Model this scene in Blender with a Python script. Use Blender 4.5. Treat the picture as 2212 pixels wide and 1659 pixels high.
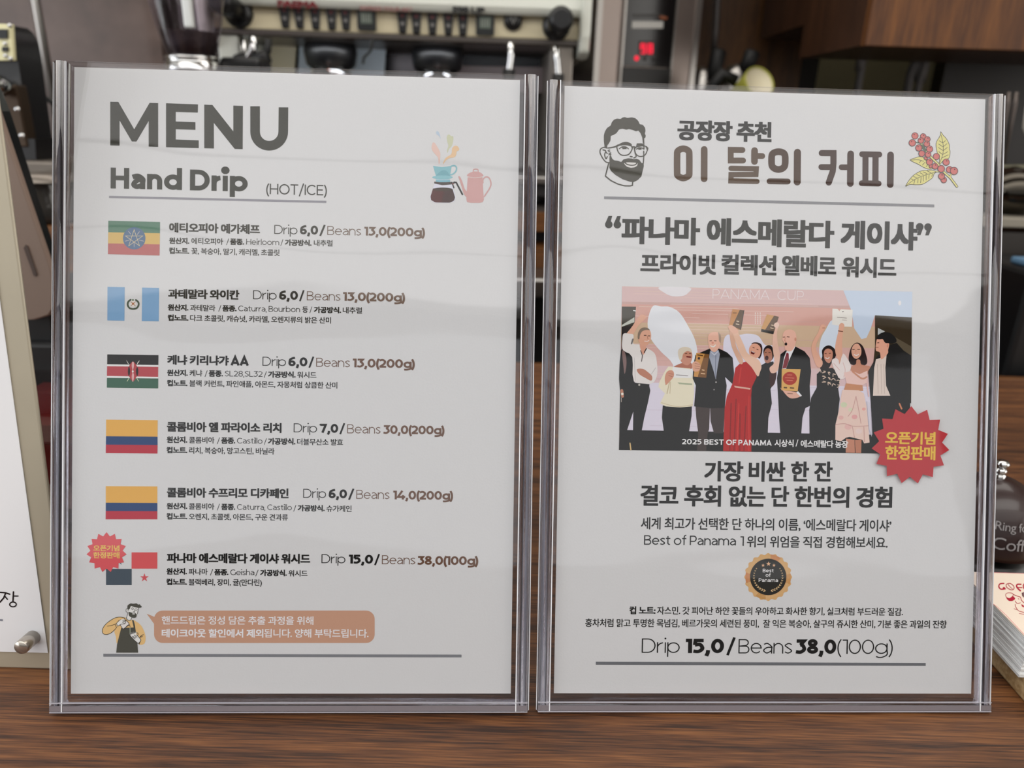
import bpy, bmesh, math, random
from mathutils import Vector, Matrix
from mathutils.geometry import tessellate_polygon
random.seed(7)
SC = bpy.context.scene
COL = SC.collection
for o in list(bpy.data.objects): bpy.data.objects.remove(o)

# ------------------------------------------------------------------ camera
F_PX, CX, CY = 1560.0, 1106.0, 829.5
CAM = Vector((0, 0, 1.271))
PITCH, ROLL = math.radians(20), math.radians(1.63)
CAMR = Matrix.Rotation(math.pi/2-PITCH, 3, 'X') @ Matrix.Rotation(ROLL, 3, 'Z')
cd = bpy.data.cameras.new('camera'); co = bpy.data.objects.new('camera', cd); COL.objects.link(co)
co.matrix_world = Matrix.Translation(CAM) @ CAMR.to_4x4()
cd.sensor_width = 36; cd.lens = F_PX/2212*36; cd.clip_start = .01
cd.dof.use_dof = True; cd.dof.focus_distance = .352; cd.dof.aperture_fstop = 8.4
SC.camera = co
# ------------------------------------------------------------------ exposure, world, lights
SC.view_settings.view_transform = 'Standard'; SC.view_settings.look = 'None'
SC.view_settings.exposure = 0.0; SC.view_settings.gamma = 1; SC.view_settings.use_curve_mapping = False
SC.cycles.max_bounces = 8; SC.cycles.transparent_max_bounces = 16; SC.cycles.transmission_bounces = 10
SC.cycles.sample_clamp_indirect = 4; SC.cycles.caustics_reflective = False; SC.cycles.caustics_refractive = False
wd = bpy.data.worlds.new('world'); SC.world = wd; wd.use_nodes = True
wd.node_tree.nodes['Background'].inputs[0].default_value = (.8, .9, 1, 1)
wd.node_tree.nodes['Background'].inputs[1].default_value = .3
def area(name, loc, rot, sx, sy, L, col=(1, 1, 1)):
    d = bpy.data.lights.new(name, 'AREA'); d.shape = 'RECTANGLE'; d.size = sx; d.size_y = sy
    d.energy = L*math.pi*sx*sy; d.color = col
    o = bpy.data.objects.new(name, d); o.location = loc; o.rotation_euler = rot; COL.objects.link(o); return o
for yy in (-2.55, -1.93, -1.31):
    area('ceiling_panel_light', (0, yy, 2.64), (0, 0, 0), 5.2, .59, 1.05, (1, .985, .96))
area('counter_fill_light', (0, -.42, 2.6), (0, 0, 0), 3.4, .9, 2.9, (1, .98, .935))  # added overhead fill to brighten the sheets, kept out of their reflections
area('front_window_light', (0, -3.08, 1.95), (math.radians(90), 0, 0), 5.4, 1.15, .5, (.95, .98, 1))
area('left_fill_light', (-2.97, -.7, 1.6), (0, math.radians(-90), 0), 1.7, 3.2, 3.0, (.92, .96, 1))  # added side fill for sheets and machine, no window in this wall
area('right_fill_light', (2.97, -.7, 1.6), (0, math.radians(90), 0), 1.7, 2.6, 2.2, (1, .97, .93))  # added side fill for the machine front and acrylic edges
area('bar_ceiling_light', (.1, 1.0, 2.62), (0, 0, 0), 3.0, .6, 3.0, (1, .96, .9))

# ------------------------------------------------------------------ rays
def ray(x, y): return CAMR @ Vector(((x-CX)/F_PX, -(y-CY)/F_PX, -1))
def on_z(x, y, z): d = ray(x, y); return CAM + d*((z-CAM.z)/d.z)
def on_y(x, y, Y): d = ray(x, y); return CAM + d*(Y/d.y)
class Frame:
    """local frame of a thing: x along its front, y away from the viewer, z up"""
    def __init__(s, ox, oy, oz=0, yaw=0):
        s.o = Vector((ox, oy, oz)); s.yaw = yaw
        s.M = Matrix.Translation(s.o) @ Matrix.Rotation(yaw, 4, 'Z'); s.I = s.M.inverted()
    def at(s, x, y, d=0):
        a = s.I @ CAM; r = s.I.to_3x3() @ ray(x, y)
        return a + r*((d-a.y)/r.y)

# ------------------------------------------------------------------ materials
def lin(c):
    c = c/255; return c/12.92 if c <= .04045 else ((c+.055)/1.055)**2.4
def rgb(c): return (lin(c[0]), lin(c[1]), lin(c[2]), 1)
MATS = {}
def mat(name, c=(128, 128, 128), rough=.5, metal=0, spec=.5, bump=0, bscale=60, var=0, coat=0, emit=None, es=1, aniso=False, trans=0, ior=1.49):
    if name in MATS: return MATS[name]
    m = bpy.data.materials.new(name); m.use_nodes = True; nt = m.node_tree; b = nt.nodes['Principled BSDF']
    b.inputs['Base Color'].default_value = rgb(c); b.inputs['Roughness'].default_value = rough
    b.inputs['Metallic'].default_value = metal; b.inputs['Specular IOR Level'].default_value = spec
    b.inputs['Coat Weight'].default_value = coat; b.inputs['Coat Roughness'].default_value = .05
    if trans: b.inputs['Transmission Weight'].default_value = trans; b.inputs['IOR'].default_value = ior
    if emit: b.inputs['Emission Color'].default_value = rgb(emit); b.inputs['Emission Strength'].default_value = es
    if bump or var or aniso:
        tc = nt.nodes.new('ShaderNodeTexCoord'); n = nt.nodes.new('ShaderNodeTexNoise'); n.inputs['Scale'].default_value = bscale
        n.inputs['Detail'].default_value = 5
        mp = nt.nodes.new('ShaderNodeMapping'); nt.links.new(tc.outputs['Object'], mp.inputs[0]); nt.links.new(mp.outputs[0], n.inputs['Vector'])
        if aniso: mp.inputs['Scale'].default_value = (1, 1, 30)
        if var:
            mx = nt.nodes.new('ShaderNodeMix'); mx.data_type = 'RGBA'
            mx.inputs[6].default_value = tuple(v*(1-var) for v in rgb(c)[:3])+(1,); mx.inputs[7].default_value = tuple(min(1, v*(1+var)) for v in rgb(c)[:3])+(1,)
            nt.links.new(n.outputs[0], mx.inputs[0]); nt.links.new(mx.outputs[2], b.inputs['Base Color'])
        if bump:
            bp = nt.nodes.new('ShaderNodeBump'); bp.inputs['Strength'].default_value = bump; bp.inputs['Distance'].default_value = .002
            nt.links.new(n.outputs[0], bp.inputs['Height']); nt.links.new(bp.outputs[0], b.inputs['Normal'])
    MATS[name] = m; return m
def wood(name, dark, mid, light, stretch=(2.2, 60, 60), rough=.42, fine=1.0, coat=0.0):
    if name in MATS: return MATS[name]
    m = bpy.data.materials.new(name); m.use_nodes = True; nt = m.node_tree; b = nt.nodes['Principled BSDF']; L = nt.links
    tc = nt.nodes.new('ShaderNodeTexCoord'); mp = nt.nodes.new('ShaderNodeMapping'); mp.inputs['Scale'].default_value = stretch
    L.new(tc.outputs['Object'], mp.inputs[0])
    n1 = nt.nodes.new('ShaderNodeTexNoise'); n1.inputs['Scale'].default_value = 1.6; n1.inputs['Detail'].default_value = 6; n1.inputs['Roughness'].default_value = .62
    n1.inputs['Distortion'].default_value = .5
    n2 = nt.nodes.new('ShaderNodeTexNoise'); n2.inputs['Scale'].default_value = 7*fine; n2.inputs['Detail'].default_value = 4
    mp2 = nt.nodes.new('ShaderNodeMapping'); mp2.inputs['Scale'].default_value = (stretch[0]*1.6, stretch[1]*1.7, stretch[2]*1.7)
    L.new(tc.outputs['Object'], mp2.inputs[0]); L.new(mp.outputs[0], n1.inputs['Vector']); L.new(mp2.outputs[0], n2.inputs['Vector'])
    mx = nt.nodes.new('ShaderNodeMath'); mx.operation = 'MULTIPLY_ADD'; mx.inputs[1].default_value = .55
    ms = nt.nodes.new('ShaderNodeMath'); ms.operation = 'MULTIPLY'; ms.inputs[1].default_value = .45
    L.new(n2.outputs[0], ms.inputs[0]); L.new(n1.outputs[0], mx.inputs[0]); L.new(ms.outputs[0], mx.inputs[2])
    cr = nt.nodes.new('ShaderNodeValToRGB'); L.new(mx.outputs[0], cr.inputs[0])
    e = cr.color_ramp.elements; e[0].position = .40; e[0].color = rgb(dark); e[1].position = .62; e[1].color = rgb(light)
    q = e.new(.5); q.color = rgb(mid)
    L.new(cr.outputs[0], b.inputs['Base Color']); b.inputs['Roughness'].default_value = rough; b.inputs['Coat Weight'].default_value = coat
    bp = nt.nodes.new('ShaderNodeBump'); bp.inputs['Strength'].default_value = .25; bp.inputs['Distance'].default_value = .0006
    L.new(mx.outputs[0], bp.inputs['Height']); L.new(bp.outputs[0], b.inputs['Normal'])
    MATS[name] = m; return m
def clear(name, tint=(250, 250, 252), bump=0.0, rough=.015, ior=1.49):
    """thin clear plastic pane: what passes straight through and what the surface mirrors"""
    if name in MATS: return MATS[name]
    m = bpy.data.materials.new(name); m.use_nodes = True; nt = m.node_tree; L = nt.links
    for n in list(nt.nodes): nt.nodes.remove(n)
    out = nt.nodes.new('ShaderNodeOutputMaterial'); mx = nt.nodes.new('ShaderNodeMixShader'); f = nt.nodes.new('ShaderNodeFresnel')
    t = nt.nodes.new('ShaderNodeBsdfTransparent'); g = nt.nodes.new('ShaderNodeBsdfGlossy')
    t.inputs[0].default_value = rgb(tint); g.inputs['Roughness'].default_value = rough; g.inputs[0].default_value = (1, 1, 1, 1)
    gm = nt.nodes.new('ShaderNodeNewGeometry'); mi = nt.nodes.new('ShaderNodeMix'); mi.inputs[2].default_value = ior; mi.inputs[3].default_value = 1/ior
    L.new(gm.outputs['Backfacing'], mi.inputs[0]); L.new(mi.outputs[0], f.inputs[0])      # the same reflectance from both sides of a thin wall
    L.new(f.outputs[0], mx.inputs[0]); L.new(t.outputs[0], mx.inputs[1]); L.new(g.outputs[0], mx.inputs[2]); L.new(mx.outputs[0], out.inputs[0])
    if bump:
        tc = nt.nodes.new('ShaderNodeTexCoord'); mp = nt.nodes.new('ShaderNodeMapping'); mp.inputs['Scale'].default_value = (6, 22, 6)
        n = nt.nodes.new('ShaderNodeTexNoise'); n.inputs['Scale'].default_value = 1.3; n.inputs['Detail'].default_value = 1
        bp = nt.nodes.new('ShaderNodeBump'); bp.inputs['Strength'].default_value = bump; bp.inputs['Distance'].default_value = .004
        L.new(tc.outputs['Object'], mp.inputs[0]); L.new(mp.outputs[0], n.inputs['Vector']); L.new(n.outputs[0], bp.inputs['Height'])
        L.new(bp.outputs[0], g.inputs['Normal'])
    MATS[name] = m; return m
INKE, HAZE = .76, .05
def ink(c, haze=HAZE):
    k = 'ink_%d_%d_%d_%d' % (c[0], c[1], c[2], haze*1000)
    if k in MATS: return MATS[k]
    m = bpy.data.materials.new('printed_colour'); m.use_nodes = True; b = m.node_tree.nodes['Principled BSDF']
    v = [min(.9, max(.012, (lin(x)-haze)/INKE)) for x in c[:3]]
    b.inputs['Base Color'].default_value = (*v, 1); b.inputs['Roughness'].default_value = .9; b.inputs['Specular IOR Level'].default_value = .05
    MATS[k] = m; return m

# ------------------------------------------------------------------ objects
def tag(o, label=None, cat=None, group=None, kind=None):
    if label: o['label'] = label
    if cat: o['category'] = cat
    if group: o['group'] = group
    if kind: o['kind'] = kind
    return o
def empty(name, M, label, cat, group=None):
    o = bpy.data.objects.new(name, None); COL.objects.link(o); o.matrix_world = M; o.empty_display_size = .05
    return tag(o, label, cat, group)
class MB:
    def __init__(s): s.v = []; s.f = []; s.sm = []; s.mi = []
    def add(s, v, f, smooth=False, mi=0):
        b = len(s.v); s.v += [tuple(p) for p in v]
        for q in f: s.f.append(tuple(b+i for i in q)); s.sm.append(smooth); s.mi.append(mi)
        return s
    def box(s, a, b, mi=0):
        x0, y0, z0 = a; x1, y1, z1 = b
        v = [(x0, y0, z0), (x1, y0, z0), (x1, y1, z0), (x0, y1, z0), (x0, y0, z1), (x1, y0, z1), (x1, y1, z1), (x0, y1, z1)]
        return s.add(v, [(0, 3, 2, 1), (4, 5, 6, 7), (0, 1, 5, 4), (1, 2, 6, 5), (2, 3, 7, 6), (3, 0, 4, 7)], False, mi)
    def prism(s, poly, axis, a, b, smooth=False, mi=0):
        """poly in the plane normal to axis ('x': (y,z), 'y': (x,z), 'z': (x,y)) between a and b"""
        n = len(poly)
        def P(p, t): return {'x': (t, p[0], p[1]), 'y': (p[0], t, p[1]), 'z': (p[0], p[1], t)}[axis]
        v = [P(p, a) for p in poly]+[P(p, b) for p in poly]
        tri = tessellate_polygon([[Vector((p[0], p[1], 0)) for p in poly]])
        f = [tuple(t) for t in tri]+[tuple(n+i for i in reversed(t)) for t in tri]
        s.add(v, f, False, mi); base = len(s.v)-2*n
        for i in range(n):
            j = (i+1) % n; s.f.append((base+i, base+j, base+n+j, base+n+i)); s.sm.append(smooth); s.mi.append(mi)
        return s
    def lathe(s, prof, seg=32, c=(0, 0, 0), axis='z', mi=0, smooth=True):
        v = []; f = []; n = len(prof)
        for i in range(seg):
            a = 2*math.pi*i/seg; ca, sa = math.cos(a), math.sin(a)
            for r, h in prof:
                p = {'z': (r*ca, r*sa, h), 'y': (r*ca, h, r*sa), 'x': (h, r*ca, r*sa)}[axis]
                v.append((p[0]+c[0], p[1]+c[1], p[2]+c[2]))
        for i in range(seg):
            j = (i+1) % seg
            for k in range(n-1): f.append((i*n+k, j*n+k, j*n+k+1, i*n+k+1))
        return s.add(v, f, smooth, mi)
    def tube(s, pts, r, seg=10, mi=0, cap=True):
        pts = [Vector(p) for p in pts]; rs = r if isinstance(r, (list, tuple)) else [r]*len(pts); v = []; f = []
        up = Vector((0, 0, 1)); prev = None
        for i, p in enumerate(pts):
            t = (pts[min(i+1, len(pts)-1)]-pts[max(i-1, 0)]).normalized()
            if prev is None:
                a = t.cross(up)
                if a.length < .1: a = t.cross(Vector((1, 0, 0)))
                a.normalize()
            else: a = (prev-t*prev.dot(t)).normalized()
            b = t.cross(a); prev = a
            for k in range(seg):
                g = 2*math.pi*k/seg; v.append(p+(a*math.cos(g)+b*math.sin(g))*rs[i])
        for i in range(len(pts)-1):
            for k in range(seg): l = (k+1) % seg; f.append((i*seg+k, i*seg+l, (i+1)*seg+l, (i+1)*seg+k))
        s.add(v, f, True, mi)
        if cap:
            n = len(s.v)-len(v)
            s.f.append(tuple(n+k for k in reversed(range(seg)))); s.sm.append(False); s.mi.append(mi)
            s.f.append(tuple(n+(len(pts)-1)*seg+k for k in range(seg))); s.sm.append(False); s.mi.append(mi)
        return s
    def build(s, name, mats, parent=None, bevel=0, M=None, seg=2):
        me = bpy.data.meshes.new(name); me.from_pydata(s.v, [], s.f)
        for i, p in enumerate(me.polygons): p.use_smooth = s.sm[i]; p.material_index = s.mi[i]
        for m in (mats if isinstance(mats, (list, tuple)) else [mats]): me.materials.append(m)
        bm = bmesh.new(); bm.from_mesh(me); bmesh.ops.remove_doubles(bm, verts=bm.verts, dist=1e-7); bmesh.ops.recalc_face_normals(bm, faces=bm.faces); bm.to_mesh(me); bm.free()
        o = bpy.data.objects.new(name, me); COL.objects.link(o)
        if parent: o.parent = parent
        if M is not None: o.matrix_world = M
        if bevel:
            b = o.modifiers.new('bevel', 'BEVEL'); b.width = bevel; b.segments = seg; b.limit_method = 'ANGLE'; b.angle_limit = math.radians(40)
        return o
def catmull(pts, closed=False, n=6):
    out = []; N = len(pts); R = range(N if closed else N-1)
    for i in R:
        p0 = pts[(i-1) % N] if closed or i > 0 else pts[0]; p1 = pts[i]; p2 = pts[(i+1) % N]
        p3 = pts[(i+2) % N] if closed or i+2 < N else pts[-1]
        for k in range(n):
            t = k/n; out.append(tuple(.5*((2*p1[d])+(-p0[d]+p2[d])*t+(2*p0[d]-5*p1[d]+4*p2[d]-p3[d])*t*t+(-p0[d]+3*p1[d]-3*p2[d]+p3[d])*t**3) for d in range(len(p1))))
    if not closed: out.append(tuple(pts[-1]))
    return out
def rrect(x0, z0, x1, z1, r, n=5):
    out = []
    for cx, cz, a0 in ((x1-r, z1-r, 0), (x0+r, z1-r, 90), (x0+r, z0+r, 180), (x1-r, z0+r, 270)):
        for k in range(n+1):
            a = math.radians(a0+90*k/n); out.append((cx+r*math.cos(a), cz+r*math.sin(a)))
    return out
def circle(cx, cy, rx, ry=None, n=28, a0=0):
    ry = ry or rx
    return [(cx+rx*math.cos(2*math.pi*i/n+a0), cy+ry*math.sin(2*math.pi*i/n+a0)) for i in range(n)]

# ------------------------------------------------------------------ the room
CT = 1.0
def struct(name, mb, m, **k): o = mb.build(name, m, **k); o['kind'] = 'structure'; return o
struct('floor', MB().box((-3, -3.2, -.1), (3, 2.5, 0)), mat('floor_tile', (120, 112, 104), .4, var=.12, bscale=6))
struct('ceiling', MB().box((-3, -3.2, 2.66), (3, 2.5, 2.76)), mat('ceiling_paint', (226, 224, 218), .9, bump=.1))
struct('wall_back', MB().box((-3, 2.3, 0), (3, 2.4, 2.66)), mat('olive_wall_paint', (170, 160, 124), .8, bump=.2))
struct('wall_front', MB().box((-3, -3.2, 0), (3, -3.1, 2.66)), mat('customer_wall_paint', (96, 90, 84), .8, bump=.2))
struct('wall_left', MB().box((-3.1, -3.2, 0), (-3, 2.5, 2.66)), mat('side_wall_paint', (205, 200, 192), .8, bump=.2))
struct('wall_right', MB().box((3, -3.2, 0), (3.1, 2.5, 2.66)), mat('side_wall_paint'))

W_COUNTER = wood('counter_walnut', (46, 25, 12), (90, 54, 29), (126, 81, 45), (2.4, 70, 70), .5, 1.3)
W_EDGE = wood('counter_edge', (74, 46, 20), (98, 60, 28), (120, 78, 40), (3, 50, 50), .4)
ctop = empty('counter_top', Matrix.Translation((.1, .47, CT)), 'dark walnut counter top under the two acrylic menu stands', 'counter')
MB().box((-2.2, -.37, -.04), (2.2, .34, 0)).build('worktop', W_COUNTER, ctop, bevel=.002)
MB().box((-2.2, .34, -.045), (2.2, .352, 0)).build('back_edge', W_EDGE, ctop, bevel=.001)
MB().box((-2.15, -.33, -CT), (2.15, .32, -.04)).build('counter_body', mat('counter_body', (60, 44, 34), .6), ctop)

# ------------------------------------------------------------------ the two menu sheets: poses on the counter (x across, y up the sheet, z out of it)
POSES = [(((.9993, -.01355, .03475), (.03727, .32757, -.94409), (.00141, .94473, .32784)), (-.21018, .36847, .01834)),
         (((.99926, -.01135, .0367), (.03839, .33194, -.94252), (-.00148, .94323, .33213)), (.02149, .38016, .01674))]
SH = []
for R, t in POSES: SH.append(Matrix.Translation(CAM+Vector(t)) @ Matrix(R).to_4x4())
PAPER = mat('paper_white', (227, 228, 225), .75, spec=.2, bump=.04, bscale=900)
class Sheet:
    def __init__(s, M): s.M = M; s.I = M.inverted(); s.o = s.I @ CAM; s.R = s.I.to_3x3()
    def px(s, x, y):
        d = s.R @ ray(x, y); p = s.o+d*(-s.o.z/d.z); return (p.x, p.y)
def offs(pts, w, closed, cap, lim=1.9):
    """ribbon along a line: faces of width w"""
    P = [Vector(p[:2]) for p in pts]
    Q = [P[0]]
    for p in P[1:]:
        if (p-Q[-1]).length > 1e-9: Q.append(p)
    if closed and (Q[0]-Q[-1]).length < 1e-9: Q.pop()
    P = Q; n = len(P); h = w/2
    if n < 2: return [], []
    v = []; f = []
    if cap == 'square' and not closed:
        P[0] = P[0]-(P[1]-P[0]).normalized()*h; P[-1] = P[-1]+(P[-1]-P[-2]).normalized()*h
    for i in range(n):
        a = P[i]-P[(i-1) % n] if (i or closed) else P[1]-P[0]; b = P[(i+1) % n]-P[i] if (i < n-1 or closed) else P[i]-P[i-1]
        a.normalize(); b.normalize(); na = Vector((-a.y, a.x)); nb = Vector((-b.y, b.x)); m = na+nb
        if m.length < 1e-6: m = na.copy()
        m.normalize(); k = min(lim, 1/max(.2, m.dot(na)))
        v += [P[i]+m*h*k, P[i]-m*h*k]
    for i in range(n if closed else n-1): j = (i+1) % n; f.append((2*i, 2*i+1, 2*j+1, 2*j))
    if cap == 'round' and not closed:
        for e, q in ((0, P[0]-P[1]), (n-1, P[-1]-P[-2])):
            q.normalize(); nn = Vector((-q.y, q.x)); b0 = len(v); v.append(P[e]); K = 8
            for k in range(K+1): g = math.pi*k/K; v.append(P[e]+(nn*math.cos(g)+q*math.sin(g))*h)
            for k in range(K): f.append((b0, b0+1+k, b0+2+k))
    return v, f
KO = {}
WORDS = ['에티오피아 예가체프', '원산지.', '에티오피아', '품종.', '가공방식.', '내추럴', '컵노트.', '꽃, 복숭아, 딸기, 캐러멜, 초콜릿', '과테말라 와이칸', '과테말라', '등', '다크 초콜릿, 캐슈넛, 카라멜, 오렌지류의 밝은 산미', '케냐 키리냐갸', '케냐', '워시드', '블랙 커런트, 파인애플, 아몬드, 자몽처럼 상큼한 산미', '콜롬비아 엘 파라이소 리치', '콜롬비아', '더블무산소 발효', '리치, 복숭아, 망고스틴, 바닐라', '콜롬비아 수프리모 디카페인', '슈가케인', '오렌지, 초콜렛, 아몬드, 구운 견과류', '파나마 에스메랄다 게이샤 워시드', '파나마', '블랙베리, 장미, 귤(만다린)', '오픈기념', '한정판매', '핸드드립은 정성 담은 추출 과정을 위해', '테이크아웃 할인에서 제외', '됩니다. 양해 부탁드립니다.', '공장장', '추천', '에스메랄다', '게이샤', '프라이빗', '컬렉션', '엘베로', '가장', '비싼', '한', '잔', '결코', '후회', '없는', '단', '한번의', '경험', '세계 최고가 선택한 단 하나의 이름, ‘에스메랄다 게이샤’', '위의 위엄을 직접 경험해보세요.', '컵 노트:', '자스민. 갓 피어난 하얀 꽃들의 우아하고 화사한 향기, 실크처럼 부드러운 질감.', '홍차처럼 맑고 투명한 목넘김, 베르가못의 세련된 풍미,  잘 익은 복숭아, 살구의 쥬시한 산미, 기분 좋은 과일의 잔향', '시상식', '에스메랄다 농장', 'FAEMA', 'EXPRESS YOUR ART', 'E98 UP', 'Ring for', 'Coffee']
def ko_all(words):
    """every piece of lettering comes out of one text block, a line each, and is cut apart again"""
    c = bpy.data.curves.new('lettering', 'FONT'); c.body = '\n'.join(words); c.size = 1; c.resolution_u = 3; c.fill_mode = 'FRONT'
    c.space_character = .93; c.space_line = 4
    o = bpy.data.objects.new('lettering', c); me = bpy.data.meshes.new_from_object(o)
    V = [(p.co.x, p.co.y) for p in me.vertices]; rows = [([], [], {}) for _ in words]
    for q in me.polygons:
        r = min(len(words)-1, max(0, round((.3-V[q.vertices[0]][1])/4))); vs, fs, ix = rows[r]; t = []
        for i in q.vertices:
            if i not in ix: ix[i] = len(vs); vs.append((V[i][0], V[i][1]+4*r))
            t.append(ix[i])
        fs.append(tuple(t))
    for w, (vs, fs, ix) in zip(words, rows): xs = [p[0] for p in vs]; KO[w] = (vs, fs, min(xs), max(xs))
    bpy.data.objects.remove(o); bpy.data.curves.remove(c); bpy.data.meshes.remove(me)
ko_all(WORDS)
def ko_mesh(txt):
    if txt not in KO: ko_all([txt])
    return KO[txt]
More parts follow.
